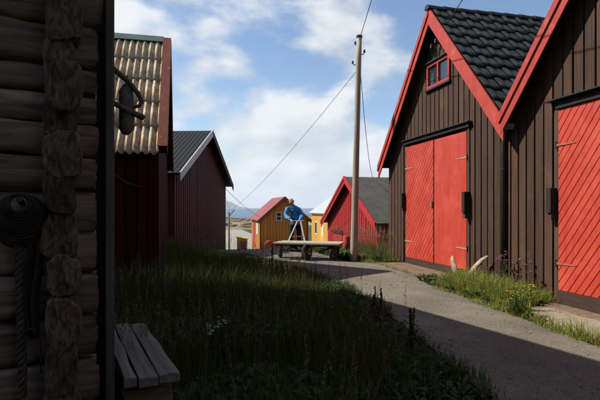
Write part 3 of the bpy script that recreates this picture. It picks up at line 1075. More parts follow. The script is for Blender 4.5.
zrows = [-.14, .125, .38, .625, .87, 1.12, 1.36, 1.60, 1.80, 1.99, 2.16, 2.31, 2.56, 2.80]
while zrows[-1] < EAVE_Z - .1:
    zrows.append(zrows[-1] + .24)
CX = -.205
for i in range(len(zrows) - 1):
    z0, z1 = zrows[i], zrows[i + 1]
    zc_, h = (z0 + z1) / 2, (z1 - z0) / 2
    end = rng.uniform(-.03, .012)
    pts = lin(-HOUSE_W, -1.2, 12)[:-1] + lin(-1.2, end, 26)
    log_mesh(pts, 'x', (.10 + rng.uniform(-.012, .012), zc_), h * 1.0, .105, i + 1.3, lump=.13, seg=22).build('log', M['log'], LOGH, smooth=True)
    # cross wall log, half a course up, its end standing proud of the corner
    zz = z1 + rng.uniform(-.015, .015)
    if i % 1 == 0 and zz < EAVE_Z:
        rr = rng.uniform(.98, 1.14) * .124
        pr = -.13 - rng.uniform(0, .07)
        pts = [pr, pr + .02, pr + .06] + lin(pr + .10, .35, 6) + lin(.6, HOUSE_D, 10)
        log_mesh(pts, 'y', (CX + rng.uniform(-.015, .015), zz), rr, rng.uniform(.080, .102), i + 40.7, lump=.24, seg=22, sq=.66).build('log_end', M['log_y'], LOGH, smooth=True)
MB().box(-HOUSE_W, CX - .1, .06, HOUSE_D, -.1, EAVE_Z).build('dark_core', M['dark_void'], LOGH)  # near-black core filling the house behind the logs
MB().box(CX - .05, CX + .05, .2, HOUSE_D, -.1, EAVE_Z - .05).build('dark_core', M['dark_void'], LOGH)
TH = .62
zL = EAVE_Z + TH * (HOUSE_W / 2 + .1)
# roof, ridge along the side wall
pl = math.atan(TH)
for side, ln in ((-1, 2.95 / math.cos(pl)), (1, 2.80 / math.cos(pl))):
    frl = slope_pt(side, zL + .1, math.cos(pl), math.sin(pl))
    ox = -HOUSE_W / 2 - .05
    MB().prism([(0, 0), (ln, 0), (ln, -.12), (.06, -.12)], lambda v_, d: (frl(v_, 0, d)[0] + ox, -.35, frl(v_, 0, d)[2]),
               lambda v_, d: (frl(v_, 0, d)[0] + ox, HOUSE_D + .35, frl(v_, 0, d)[2])).build('roof_slope', M['grey_roof'], LOGH)
gp = [(-HOUSE_W, EAVE_Z - .02), (CX, EAVE_Z - .02), (-HOUSE_W / 2 - .05, zL - .05)]
MB().prism(gp, lambda x, z: (x, .02, z), lambda x, z: (x, HOUSE_D, z)).build('gable', M['log'], LOGH)
# corner plank standing beside the log ends
mb = MB()
for z0, z1 in ((-.1, 5.1),):
    mb.box(.022, .070, -.085, -.035, z0, z1)
mb.build('corner_plank', M['plank_v'], LOGH, bevel=.006)

MB().box(-.02, .028, .01, .03, -.1, 5.1).build('corner_plank', M['brown_dark'], LOGH)  # added dark strip standing in for the dark gap beside the log ends
# pegs and wooden float beyond the plank
pg = thing('peg_bracket', 'weathered peg bracket sticking out beyond the corner plank of the log house', 'bracket', (HX, HY, 0), HR)
mb = MB(); mb.tube([(.045, -.02, 2.34), (.10, .01, 2.31), (.16, .02, 2.265), (.215, .02, 2.20), (.235, .02, 2.155), (.222, .02, 2.125), (.19, .02, 2.115)], [.016, .016, .016, .015, .013, .012, .010], 10)
mb.build('hooked_peg', M['plank_v'], pg, smooth=True)
mb = MB(); mb.tube([(.045, -.02, 2.13), (.10, .01, 2.115), (.17, .02, 2.085), (.245, .02, 2.055), (.252, .02, 2.05)], [.016, .016, .017, .019, .012], 10)
mb.build('straight_peg', M['plank_v'], pg, smooth=True)
mb = MB(); mb.tube([(.145, .06, 2.26), (.15, .06, 2.22), (.155, .06, 2.08), (.15, .06, 1.98), (.145, .06, 1.95)], [.012, .042, .046, .042, .018], 14)
mb.build('wooden_float', M['plank_grey'], pg, smooth=True)
mb = MB(); mb.tube([(.145, .06, 2.25), (.15, .045, 2.29), (.15, .02, 2.30)], .006, 6); mb.build('float_cord', M['rope'], pg, smooth=True)

# coil of rope on the wall
rc = thing('rope_coil', 'dark coil of tarred rope hanging on the log wall', 'rope', (HX, HY, 0), HR)
mb = MB(); mb.tube([(-.40, .02, 1.525), (-.40, -.20, 1.545)], .016, 10); mb.build('peg', M['iron'], rc)
top = 1.57
for k in range(12):
    r = .045 + .0078 * k
    mb = MB(); cx_, yy = -.40 + rng.uniform(-.004, .004), -.075 - .013 * (11 - k) * .75
    pts = [(cx_ + r * math.cos(a), yy + .006 * math.sin(3 * a + k), top - r * 1.08 + r * 1.08 * math.sin(a)) for a in lin(0, 2 * math.pi, 36)]
    mb.tube(pts, .0085, 7, cap=False)
    mb.build('rope_turn', M['tarred'], rc, smooth=True)
# twisted rope hanging down
hr = thing('hanging_rope', 'thick twisted rope hanging straight down the log wall', 'rope', (HX, HY, 0), HR)
for st in range(3):
    ph = st * 2 * math.pi / 3
    pts = []
    for k in range(241):
        z = 1.40 - k * (1.42 / 240)
        a = ph + z * 2 * math.pi / .105
        pts.append((-.405 + .010 * math.sin(z * 3) + .0115 * math.cos(a), -.075 + .0115 * math.sin(a), z))
    mb = MB(); mb.tube(pts, .0125, 7); mb.build('strand', M['rope'], hr, smooth=True)
# limp strip of old net beside it
nb = thing('net_strip', 'limp dark strip of old netting hanging beside the twisted rope', 'net', (HX, HY, 0), HR)
mb = MB()
W0 = 12
for j in range(15):
    z = 1.42 - j * .045
    for i in range(W0 + 1):
        a = i / W0
        wd = .05 + .03 * math.sin(j * .22)
        mb.v.append((-.345 + (a - .5) * wd + .012 * math.sin(j * .5), -.062 - .018 * math.sin(a * 3 * math.pi + j * .15) - .01, z))
for j in range(14):
    for i in range(W0):
        q = j * (W0 + 1) + i
        mb.f.append((q, q + 1, q + W0 + 2, q + W0 + 1))
o = mb.build('fold', M['tarred'], nb, smooth=True)
sm = o.modifiers.new('thick', 'SOLIDIFY'); sm.thickness = .006
mb = MB(); mb.tube([(-.38, -.08, .86), (-.35, -.095, .845), (-.32, -.09, .83), (-.308, -.09, .76), (-.305, -.085, .60)], .004, 6); mb.build('cord', M['rope'], nb, smooth=True)

# bench of grey planks along the house side
bn = thing('plank_bench', 'rough grey plank bench on log blocks beside the log house corner', 'bench', (HX, HY, 0), HR)


def plank(x0, x1, y0, y1, z0, z1, seed, wav=.006):
    mb = MB(); ny = 16
    for j in range(ny + 1):
        y = y0 + (y1 - y0) * j / ny
        l = x0 + wav * mnoise.noise((y * 3, seed, 0)); r = x1 + wav * 1.5 * mnoise.noise((y * 2.6, seed, 9))
        if j == 0:
            y += .012 * mnoise.noise((seed, 2, 2))
        dz = .006 * mnoise.noise((y * 2, seed, 4))
        mb.v += [(l, y, z0), (r, y, z0), (r, y, z1 + dz - .004), (l + (r - l) * .5, y, z1 + dz + .003), (l, y, z1 + dz - .004)]
    for j in range(ny):
        for k in range(5):
            q = j * 5 + k; w = j * 5 + (k + 1) % 5
            mb.f.append((q, w, w + 5, q + 5))
    mb.f.append((4, 3, 2, 1, 0)); e = ny * 5
    mb.f.append((e, e + 1, e + 2, e + 3, e + 4))
    return mb


for k, (x0, x1, y0, y1) in enumerate(((.125, .195, -.07, 1.32), (.203, .315, -.10, 1.36), (.324, .445, -.09, 1.33))):
    plank(x0, x1, y0, y1, .437, .497, k * 7.3).build('plank', M['plank_grey'], bn, bevel=.006)
for y in (.02, 1.15):
    log_mesh(lin(.13, .42, 8), 'x', (y + .08, .2), .2, .11, y * 9 + 3).build('support_block', M['log'], bn, smooth=True)
for y in (.02, 1.15):
    MB().box(.14, .41, y + .03, y + .13, .36, .437).build('bearer', M['plank_v'], bn)

# ------------------------------------------------------------------ utility pole and wires
pb = S(1.47, 13.35)
PO = thing('utility_pole', 'grey wooden utility pole leaning slightly beside the red shed', 'pole', (pb[0], pb[1], gz(*pb)))
lean = (math.cos(YAW) * .165, -math.sin(YAW) * .165)
mb = MB(); mb.tube([(lean[0] * t, lean[1] * t, -.2 + 6.42 * t) for t in lin(0, 1, 10)], [.098 - .028 * t for t in lin(0, 1, 10)], 16)
mb.build('shaft', M['pole'], PO, smooth=True)
for z, a in ((6.02, 1.9), (5.72, -.6), (5.45, 2.6)):
    tx, ty = lean[0] * z / 6.3, lean[1] * z / 6.3
    ca, sa = math.cos(a), math.sin(a)
    mb = MB(); mb.tube([(tx, ty, z), (tx + ca * .14, ty + sa * .14, z + .01), (tx + ca * .16, ty + sa * .16, z + .06)], .012, 6)
    br = mb.build('hook', M['iron'], PO)
    MB().tube([(tx + ca * .16, ty + sa * .16, z + .05), (tx + ca * .16, ty + sa * .16, z + .08), (tx + ca * .16, ty + sa * .16, z + .13)], [.03, .032, .016], 8).build('insulator', M['porcelain'], br)
MB().tube([(lean[0], lean[1], 6.2), (lean[0], lean[1], 6.26)], [.085, .08], 16).build('cap', M['iron'], PO)


def wire(name, label, p0, p1, sag, r=.011):
    p0, p1 = Vector(p0), Vector(p1)
    pts = [p0 + (p1 - p0) * t - Vector((0, 0, sag * 4 * t * (1 - t))) for t in lin(0, 1, 24)]
    mb = MB(); mb.tube(pts, r, 6)
    return tag(mb.build(name, M['wire'], None, smooth=True), label, 'wire', None)


def SP(px, y, zc):
    x, yy = S((px - 300) * zc / 484, zc)
    return (x, yy, 1.5 - (y - 208) * zc / 484)


ptop = (pb[0] + lean[0] * .98, pb[1] + lean[1] * .98, 6.12)
d_ = Vector(SP(371, 0, 11.2)) - Vector(ptop)
wire('overhead_wire', 'wire rising from the pole top towards the upper edge', ptop, Vector(ptop) + d_ * 4.5, .06, .009)
pl_ = Vector(ptop) + Vector((0, 0, -.75))
post_top = SP(230, 211, 34)
wire('overhead_wire', 'long wire falling from the pole to the far post by the shore', pl_, post_top, .35, .007)
wire('overhead_wire', 'slack wire dropping from the pole to the grey felt roof', Vector(ptop) + Vector((.03, -.03, -.9)), SP(373, 178, 19.6), .55, .009)
wire('overhead_wire', 'thin wire crossing near the horizon from the far post', post_top, SP(222, 184, 24), .05, .009)
wire('overhead_wire', 'thin wire running from the maroon shed to the ochre shed', SP(224, 187, 19.5), SP(262, 218, 37.3), .15, .009)
g0 = (FX - .17, 10.29, 5.40)
d_ = Vector(SP(461, 0, 10.6)) - Vector(g0)
wire('overhead_wire', 'wire rising from the gable insulators over the black tiled roof', g0, Vector(g0) + d_ * 3.2, .05, .010)

# far post with an arm
fp = thing('far_post', 'thin wooden post with a slanting arm, between maroon and ochre sheds', 'post', (*S((229 - 300) * 34 / 484, 34), -1.4))
MB().tube([(0, 0, -.3), (0, 0, 2.62)], [.08, .06], 10).build('shaft', M['pole'], fp)
MB().bar((0, 0, 2.3), (.38, 0, 2.78), .05, .05).build('arm', M['plank_v'], fp)

# ------------------------------------------------------------------ cart
ox, oy = S(.25, 13.75)
CART = thing('flat_cart', 'flat wooden hand cart with black tyres and raised drawbar', 'cart', (ox, oy, .055), -YAW)
ax_ = Vector((.955, -.30, 0)).normalized(); pv = Vector((.30, .955, 0)).normalized()
org = Vector((-.03, .05, 0))
PZ = .455
for k in range(6):
    o_ = -.37 + k * .148
    p0 = org + ax_ * (-.90 + rng.uniform(-.02, .02)) + pv * o_; p1 = org + ax_ * (1.0 + rng.uniform(-.02, .02)) + pv * o_
    MB().bar((p0.x, p0.y, PZ + .0), (p1.x, p1.y, PZ + .0), .14, .042).build('plank', M['pale_wood'], CART)
for s in (-.30, .30):
    p0 = org + ax_ * -.93 + pv * s; p1 = org + ax_ * .93 + pv * s
    MB().bar((p0.x, p0.y, PZ - .055), (p1.x, p1.y, PZ - .055), .05, .065).build('side_rail', M['plank_v'], CART)
wheels = [((-.83, .40), 8), ((-.06, -.36), -34), ((.69, -.42), -34), ((.76, .38), -34)]


def wheel(p, ang):
    mb = MB(); r = .225; w = .055; nr = 24
    prof = [(r - .075, -w * .8), (r - .03, -w), (r - .008, -w * .75), (r, -w * .3), (r, w * .3), (r - .008, w * .75), (r - .03, w), (r - .075, w * .8)]
    e = Matrix.Rotation(R(ang), 3, 'Z')
    P_ = lambda rad, a, t: tuple(e @ Vector((t, math.cos(a) * rad, math.sin(a) * rad)) + Vector((p[0], p[1], r)))
    for i in range(nr):
        a = 2 * math.pi * i / nr
        for rad, t in prof:
            mb.v.append(P_(rad, a, t))
    k = len(prof)
    for i in range(nr):
        for j in range(k):
            a0, a1 = i * k + j, i * k + (j + 1) % k
            b0, b1 = ((i + 1) % nr) * k + j, ((i + 1) % nr) * k + (j + 1) % k
            mb.f.append((a0, b0, b1, a1))
    t = mb.build('wheel', M['rubber'], CART, smooth=True)
    hb = MB(); n = 20
    for sgn in (-1, 1):
        base = len(hb.v)
        for rad, tt in ((r - .072, .03), (.09, .018), (.05, .05), (.0, .055)):
            for i in range(n):
                hb.v.append(P_(rad, 2 * math.pi * i / n, sgn * tt))
        for q in range(3):
            for i in range(n):
                j = (i + 1) % n
                a = base + q * n
                hb.f.append((a + i, a + j, a + n + j, a + n + i) if sgn < 0 else (a + j, a + i, a + n + i, a + n + j))
    hb.build('rim', M['iron'], t)


for p, a in wheels:
    wheel(p, a)
MB().bar((-.83, .40, .225), (-.06, -.36, .225), .045, .045).build('front_axle', M['iron'], CART)
MB().bar((.69, -.42, .225), (.76, .38, .225), .045, .045).build('rear_axle', M['iron'], CART)
mb = MB()
for (x, y) in ((-.62, .19), (-.27, -.15)):
    mb.bar((x, y, .235), (-.45, .02, PZ - .09), .035, .035)
mb.bar((-.62, .2, PZ - .095), (-.2, -.2, PZ - .095), .06, .03)
mb.build('turntable', M['iron'], CART)
mb = MB()
for y in (-.28, .25):
    mb.bar((.70, y, .24), (.50, y, PZ - .09), .03, .03); mb.bar((.72, y, .24), (.90, y, PZ - .09), .03, .03)
mb.build('rear_strut', M['iron'], CART)
db = MB()
db.bar((-.62, .60, .40), (-.335, 1.72, 1.02), .035, .03); db.bar((-.10, .62, .40), (-.235, 1.72, 1.02), .035, .03)
db.bar((-.52, .92, .58), (-.14, .92, .58), .028, .025)
DB = db.build('drawbar', M['lead'], CART)
MB().tube([(-.42, 1.72, 1.03), (-.13, 1.72, 1.03)], .018, 10).build('grip', M['lead'], DB)
MB().bar((-.62, .60, .40), (-.45, .1, .30), .035, .03).bar((-.10, .62, .40), (-.40, .1, .30), .035, .03).build('drawbar_root', M['iron'], DB)

# ------------------------------------------------------------------ person
qx, qy = S(-.16, 16.15)
PE = thing('person', 'person in blue jacket and black trousers leaning on the cart drawbar', 'person', (qx, qy, .055), -YAW)


def skin(name, verts, edges, rads, material, parent, root=0, sub=2):
    me = bpy.data.meshes.new(name)
    me.from_pydata(verts, edges, [])
    me.materials.append(material)
    o = link(name, me, parent)
    sk = o.modifiers.new('skin', 'SKIN'); sk.use_smooth_shade = True; sk.branch_smoothing = .4
    for i, r in enumerate(rads):
        d = me.skin_vertices[0].data[i]
        d.radius = (r, r) if isinstance(r, (int, float)) else r
        d.use_root = (i == root)
    ss = o.modifiers.new('smooth', 'SUBSURF'); ss.levels = sub; ss.render_levels = sub
    return o


hl, hrh = (-.075, -.62, 1.00), (.105, -.62, 1.00)
V_ = [(.0, 0, .94), (-.01, -.02, 1.10), (-.04, -.05, 1.28), (-.07, -.09, 1.43), (-.10, -.11, 1.52), (-.125, -.13, 1.60), (-.135, -.145, 1.69),
      (-.25, -.09, 1.42), (-.31, -.20, 1.18), (-.12, -.50, 1.04), (-.085, -.57, 1.02),
      (.11, -.09, 1.41), (.25, -.17, 1.19), (.14, -.50, 1.05), (.115, -.57, 1.02),
      (-.10, .01, .88), (-.13, -.06, .50), (-.14, .02, .09), (-.15, -.10, .035),
      (.10, .01, .88), (.13, -.04, .50), (.14, .04, .09), (.15, -.08, .035)]
E_ = [(0, 1), (1, 2), (2, 3), (3, 4), (4, 5), (5, 6), (3, 7), (7, 8), (8, 9), (9, 10), (3, 11), (11, 12), (12, 13), (13, 14),
      (0, 15), (15, 16), (16, 17), (17, 18), (0, 19), (19, 20), (20, 21), (21, 22)]
Rr = [(.10, .08), (.10, .08), (.11, .08), (.07, .06), .05, (.075, .088), (.078, .092),
      .045, .038, .030, (.038, .020), .045, .038, .030, (.038, .020),
      .088, .06, .042, (.042, .03), .088, .06, .042, (.042, .03)]
for hand, pal, sg in ((10, hl, 1), (14, hrh, -1)):
    bx, by, bz = V_[hand]
    for k in range(4):
        dx = (-.03 + .02 * k)
        n = len(V_)
        V_ += [(bx + dx, by - .05, bz + .02), (bx + dx, by - .075, bz - .002), (bx + dx, by - .06, bz - .025)]
        E_ += [(hand, n), (n, n + 1), (n + 1, n + 2)]
        Rr += [.0095, .009, .0075]
    n = len(V_)
    V_ += [(bx + sg * .042, by - .015, bz - .008), (bx + sg * .036, by - .05, bz - .02)]
    E_ += [(hand, n), (n, n + 1)]; Rr += [.011, .009]
skin('body', V_, E_, Rr, M['skin'], PE)
# jacket, trousers, shoes, hair
JV = [(.0, 0, .84), (-.01, -.02, 1.08), (-.04, -.05, 1.28), (-.07, -.085, 1.42), (-.095, -.105, 1.53),
      (-.25, -.09, 1.415), (-.315, -.20, 1.18), (-.14, -.47, 1.05), (.11, -.09, 1.405), (.255, -.17, 1.19), (.155, -.47, 1.06)]
JE = [(0, 1), (1, 2), (2, 3), (3, 4), (3, 5), (5, 6), (6, 7), (3, 8), (8, 9), (9, 10)]
JR = [(.19, .15), (.175, .14), (.185, .145), (.165, .14), (.085, .085), .10, .075, .055, .10, .075, .055]
jk = skin('jacket', JV, JE, JR, M['blue'], PE, sub=3)
tx = bpy.data.textures.new('cloth_folds', 'CLOUDS'); tx.noise_scale = .11; tx.noise_depth = 2
dm = jk.modifiers.new('folds', 'DISPLACE'); dm.texture = tx; dm.strength = .05; dm.mid_level = .5
TV = [(.0, 0, .95), (-.10, .01, .85), (-.13, -.06, .50), (-.14, .02, .12), (.10, .01, .85), (.13, -.04, .50), (.14, .04, .12)]
skin('trousers', TV, [(0, 1), (1, 2), (2, 3), (0, 4), (4, 5), (5, 6)], [(.14, .11), .105, .075, .06, .105, .075, .06], M['black_cloth'], PE)
for sx, yo in ((-.14, .03), (.14, .05)):
    skin('shoe', [(sx, yo + .03, .055), (sx, yo - .06, .05), (sx * 1.05, yo - .17, .04)], [(0, 1), (1, 2)], [.05, (.05, .045), (.046, .034)], M['black_cloth'], PE)
skin('hair', [(-.135, -.12, 1.66), (-.135, -.125, 1.715), (-.137, -.155, 1.735)], [(0, 1), (1, 2)], [(.085, .075), (.088, .092), (.06, .05)], M['hair'], PE)
for dx in (-.03, .03):
    MB().tube([(-.137 + dx, -.232, 1.668), (-.137 + dx, -.240, 1.668)], [.009, .006], 8).build('eye', M['black_cloth'], PE)
MB().tube([(-.137, -.225, 1.672), (-.138, -.252, 1.640), (-.138, -.226, 1.632)], [.008, .014, .008], 8).build('nose', M['skin'], PE, smooth=True)
MB().bar((-.16, -.225, 1.605), (-.115, -.225, 1.605), .012, .008).build('mouth', M['rust_trim'], PE)
for dx in (-.085, .085):
    MB().tube([(-.135 + dx, -.14, 1.63), (-.135 + dx * 1.08, -.13, 1.655), (-.135 + dx, -.14, 1.69)], [.01, .016, .012], 8).build('ear', M['skin'], PE, smooth=True)

# ------------------------------------------------------------------ doorsteps, driftwood, odds and ends
dk = thing('plank_ramp', 'worn plank ramp in front of the red double doors', 'ramp', (FX, 10.7, 0), R(-90))
for k in range(6):
    y0 = -.86 + k * .135
    a, b = -1.55 + rng.uniform(-.1, .05), 1.42 + rng.uniform(-.12, .1)
    mb = MB(); mb.prism([(y0, -.04 + .003 * k), (y0 + .125, -.037 + .003 * k), (y0 + .125, .018 + .003 * k), (y0, .015 + .003 * k)],
                        lambda y, z: (a, y, z), lambda y, z: (b, y, z))
    mb.build('plank', M['deck'], dk, bevel=.005)
ds = thing('concrete_doorstep', 'crumbling concrete and plank doorstep under the right-hand red door', 'doorstep', (FX, 4.87, 0), R(-90))


def rough_block(x0, x1, y0, y1, z0, z1, seed, amp=.05, nx=16, ny=8):
    mb = MB()
    for j in range(ny + 1):
        for i in range(nx + 1):
            x = x0 + (x1 - x0) * i / nx; y = y0 + (y1 - y0) * j / ny
            e = (i in (0, nx)) or (j == 0)
            x += amp * mnoise.noise((x * 3, y * 3, seed)); y += amp * mnoise.noise((x * 3, y * 3, seed + 8)) * (1 if j < ny else 0)
            mb.v.append((x, y, z1 + .014 * mnoise.noise((x * 4, y * 4, seed + 3)) - (.03 if e else 0)))
    k = nx + 1
    for j in range(ny):
        for i in range(nx):
            q = j * k + i
            mb.f.append((q, q + 1, q + k + 1, q + k))
    ring = [i for i in range(k)] + [j * k + nx for j in range(1, ny + 1)] + [ny * k + i for i in range(nx - 1, -1, -1)] + [j * k for j in range(ny - 1, 0, -1)]
    n = len(mb.v)
    for q in ring:
        x, y, z = mb.v[q]
        mb.v.append((x + .01 * mnoise.noise((x * 9, y * 9, 1)), y, z0))
    for i in range(len(ring)):
        j = (i + 1) % len(ring)
        mb.f.append((ring[i], n + i, n + j, ring[j]))
    return mb


rough_block(-1.80, 1.7, -1.10, -.12, -.2, -.03, 2.0).build('slab', M['concrete'], ds)
for k, (y0, y1) in enumerate(((-.40, -.27), (-.255, -.125))):
    MB().box(-1.72, 1.6, y0, y1, -.05, -.012 + .006 * k).build('plank', M['deck'], ds, bevel=.006)


def driftwood(name, label, pts, rads, seed, squash=.45, loc=(0, 0, 0)):
    mb = MB(); seg = 10; pts = [Vector(p) for p in pts]
    for i, p in enumerate(pts):
        d = (pts[min(i + 1, len(pts) - 1)] - pts[max(0, i - 1)]).normalized()
        s = d.cross(Vector((1, 0, 0))).normalized(); u = s.cross(d)
        for k in range(seg):
            a = 2 * math.pi * k / seg
            r = rads[i] * (1 + .25 * mnoise.noise((math.cos(a) * 2, i * .7 + seed, math.sin(a) * 2)))
            mb.v.append(tuple(p + s * (math.cos(a) * r) + u * (math.sin(a) * r * squash)))
    for i in range(len(pts) - 1):
        for k in range(seg):
            j = (k + 1) % seg
            mb.f.append((i * seg + k, i * seg + j, (i + 1) * seg + j, (i + 1) * seg + k))
    mb.f.append(tuple(range(seg - 1, -1, -1))); e = (len(pts) - 1) * seg
    mb.f.append(tuple(e + k for k in range(seg)))
    o = mb.build(name, M['driftwood'], None, smooth=True)
    o.location = loc
    return tag(o, label, 'driftwood')


driftwood('driftwood', 'short pale blade of driftwood standing in the grass by the red doors',
          [(0, 0, -.04), (0, .02, .06), (0, .06, .16), (-.01, .11, .27), (-.01, .13, .36), (0, .135, .41)], [.06, .095, .095, .085, .06, .02], 3, .35, (5.42, 8.98, .09))
driftwood('driftwood', 'long curved driftwood horn leaning against the brown wall',
          [(0, 0, -.03), (.02, -.03, .08), (.06, -.10, .2), (.10, -.19, .32), (.13, -.30, .42), (.16, -.40, .49), (.17, -.44, .515)], [.06, .06, .058, .052, .042, .026, .008], 8, .45, (5.50, 8.70, .06))
for k, (x, y, r) in enumerate(((5.35, 9.05, .06), (5.28, 8.88, .045), (4.62, 7.9, .04), (5.42, 9.2, .05))):
    me = MB()
    for j in range(7):
        for i in range(10):
            t_ = math.pi * j / 6; a = 2 * math.pi * i / 10
            q = 1 + .25 * mnoise.noise((math.cos(a) * 1.5 + k * 4, math.sin(a) * 1.5, math.cos(t_) * 1.5))
            me.v.append((math.cos(a) * math.sin(t_) * r * 1.2 * q, math.sin(a) * math.sin(t_) * r * q, math.cos(t_) * r * .7 * q))
    for j in range(6):
        for i in range(10):
            n_ = (i + 1) % 10
            me.f.append((j * 10 + i, (j + 1) * 10 + i, (j + 1) * 10 + n_, j * 10 + n_))
    o = me.build('stone', M['driftwood'], None, smooth=True)
    o.location = (x, y, .02)
    tag(o, ['pale stone beside the standing driftwood blade', 'small pale stone nearest the road by the driftwood', 'small pale stone on the road edge below the downpipe',
            'pale stone next to the plank ramp corner'][k], 'stone')

# red tub against the ochre shed, red drum by the red shed
tb = thing('coiled_hose', 'red hose coiled against the front of the ochre shed', 'hose', (6.35, 37.45, gz(3, 37.4) + .02))
for k in range(4):
    mb = MB(); mb.tube([(.33 * math.cos(a) + .1 * (k % 2), -.04 * k, .38 + .33 * math.sin(a)) for a in lin(0, 2 * math.pi, 28)], .045, 8, cap=False)
    mb.build('loop', M['red_trim'], tb, smooth=True)
dr = thing('red_drum', 'faded red drum standing beside the utility pole foot', 'drum', (*S((346.5 - 300) * 15.5 / 484, 15.5), -.0))
mb = MB(); mb.tube([(0, 0, 0), (0, 0, .02), (0, 0, .2), (0, 0, .22), (0, 0, .4), (0, 0, .42), (0, 0, .58), (0, 0, .6)], [.10, .11, .105, .115, .115, .105, .11, .10], 20)
mb.build('shell', M['red_trim'], dr, smooth=True)
MB().tube([(0, 0, .585), (0, 0, .605)], [.095, .09], 20).build('lid', M['red_wall'], dr)

# ------------------------------------------------------------------ shore, sea, mountain
def shore_z(x, y):
    n = fbm(x * .02 + 3, y * .02, 0, 5) + .5 * fbm(x * .07, y * .05, 5, 4)
    z = SEA_Z + .6 + 1.9 * n + 1.0 * sstep(330, 90, y)
    z -= 3.0 * sstep(230, 330, y)
    z -= 1.2 * math.exp(-((y - 205) / 30) ** 2)
    if y < 100:
        z = min(z, -4.75)
    return z


surf('shore', lin(-160, 260, 150), lin(90, 340, 130), shore_z, M['shore'])
bm = MB()
rr_ = random.Random(5)
for k in range(1700):
    y = rr_.uniform(97, 300); x = y * rr_.uniform(-.35, .75)
    z = shore_z(x, y)
    if z < SEA_Z - .4:
        continue
    r = rr_.uniform(.35, 1.25) * (.6 + y / 260)
    n = len(bm.v)
    for j in range(5):
        for i in range(8):
            t_ = math.pi * j / 4; a = 2 * math.pi * i / 8
            q = 1 + .35 * mnoise.noise((math.cos(a) * 1.3 + k, math.sin(a) * 1.3, math.cos(t_)))
            bm.v.append((x + math.cos(a) * math.sin(t_) * r * 1.6 * q, y + math.sin(a) * math.sin(t_) * r * q, z + math.cos(t_) * r * .55 * q))
    for j in range(4):
        for i in range(8):
            m_ = (i + 1) % 8
            bm.f.append((n + j * 8 + i, n + (j + 1) * 8 + i, n + (j + 1) * 8 + m_, n + j * 8 + m_))
o = stuff(bm.build('shore_boulders', M['rock']))
tag(o, 'scattered grey and tan boulders along the distant shore', 'boulders')

sea = MB(); sea.v = [(-32000, 40, SEA_Z), (32000, 40, SEA_Z), (32000, 31000, SEA_Z), (-32000, 31000, SEA_Z)]; sea.f = [(0, 1, 2, 3)]
structure(sea.build('sea', M['sea']))
mt_ = MB()
nx_, ny_ = 110, 12
for j in range(ny_ + 1):
    b = j / ny_
    for i in range(nx_ + 1):
        a = i / nx_
        xc = -9500 + a * 8250
        zc = 12500 + (b - .5) * 3000
        prof = 300 * sstep(1.0, .885, a) * (.85 + .35 * fbm(a * 9, 2.2, 0, 5)) + 110 * (1 - a)
        h = min(470, max(0, prof) * math.exp(-((b - .5) * 3.2) ** 2) * (1 + .25 * fbm(a * 20, b * 5, 3, 4)))
        x, y = S(xc, zc)
        mt_.v.append((x, y, SEA_Z - 4 + max(0, h) - (3 if j in (0, ny_) else 0)))
for j in range(ny_):
    for i in range(nx_):
        q = j * (nx_ + 1) + i
        mt_.f.append((q, q + 1, q + nx_ + 2, q + nx_ + 1))
structure(mt_.build('mountain', M['mountain'], None, smooth=True))

bt = thing('motor_boat', 'small white boat moored off the rocky shore', 'boat', (*S((249 - 300) * 190 / 484, 190), SEA_Z + .75), R(-10))
mb = MB()
for x, w, z0 in ((-1.6, .6, 0), (-.6, .75, -.05), (.6, .7, 0), (1.6, .35, .15), (2.1, .04, .35)):
    mb.v += [(x, -w, .6 + .1 * (x > 1)), (x, -w * .6, z0), (x, w * .6, z0), (x, w, .6 + .1 * (x > 1))]
for i in range(4):
    for k in range(4):
        a, b = i * 4 + k, i * 4 + (k + 1) % 4
        mb.f.append((a, a + 4, b + 4, b))
mb.f += [(0, 1, 2, 3), (19, 18, 17, 16)]
mb.build('hull', M['boat_white'], bt)
MB().prism([(-.6, .6), (.7, .6), (.4, 1.35), (-.6, 1.4)], lambda x, z: (x, -.5, z), lambda x, z: (x, .5, z)).build('cabin', M['boat_white'], bt)


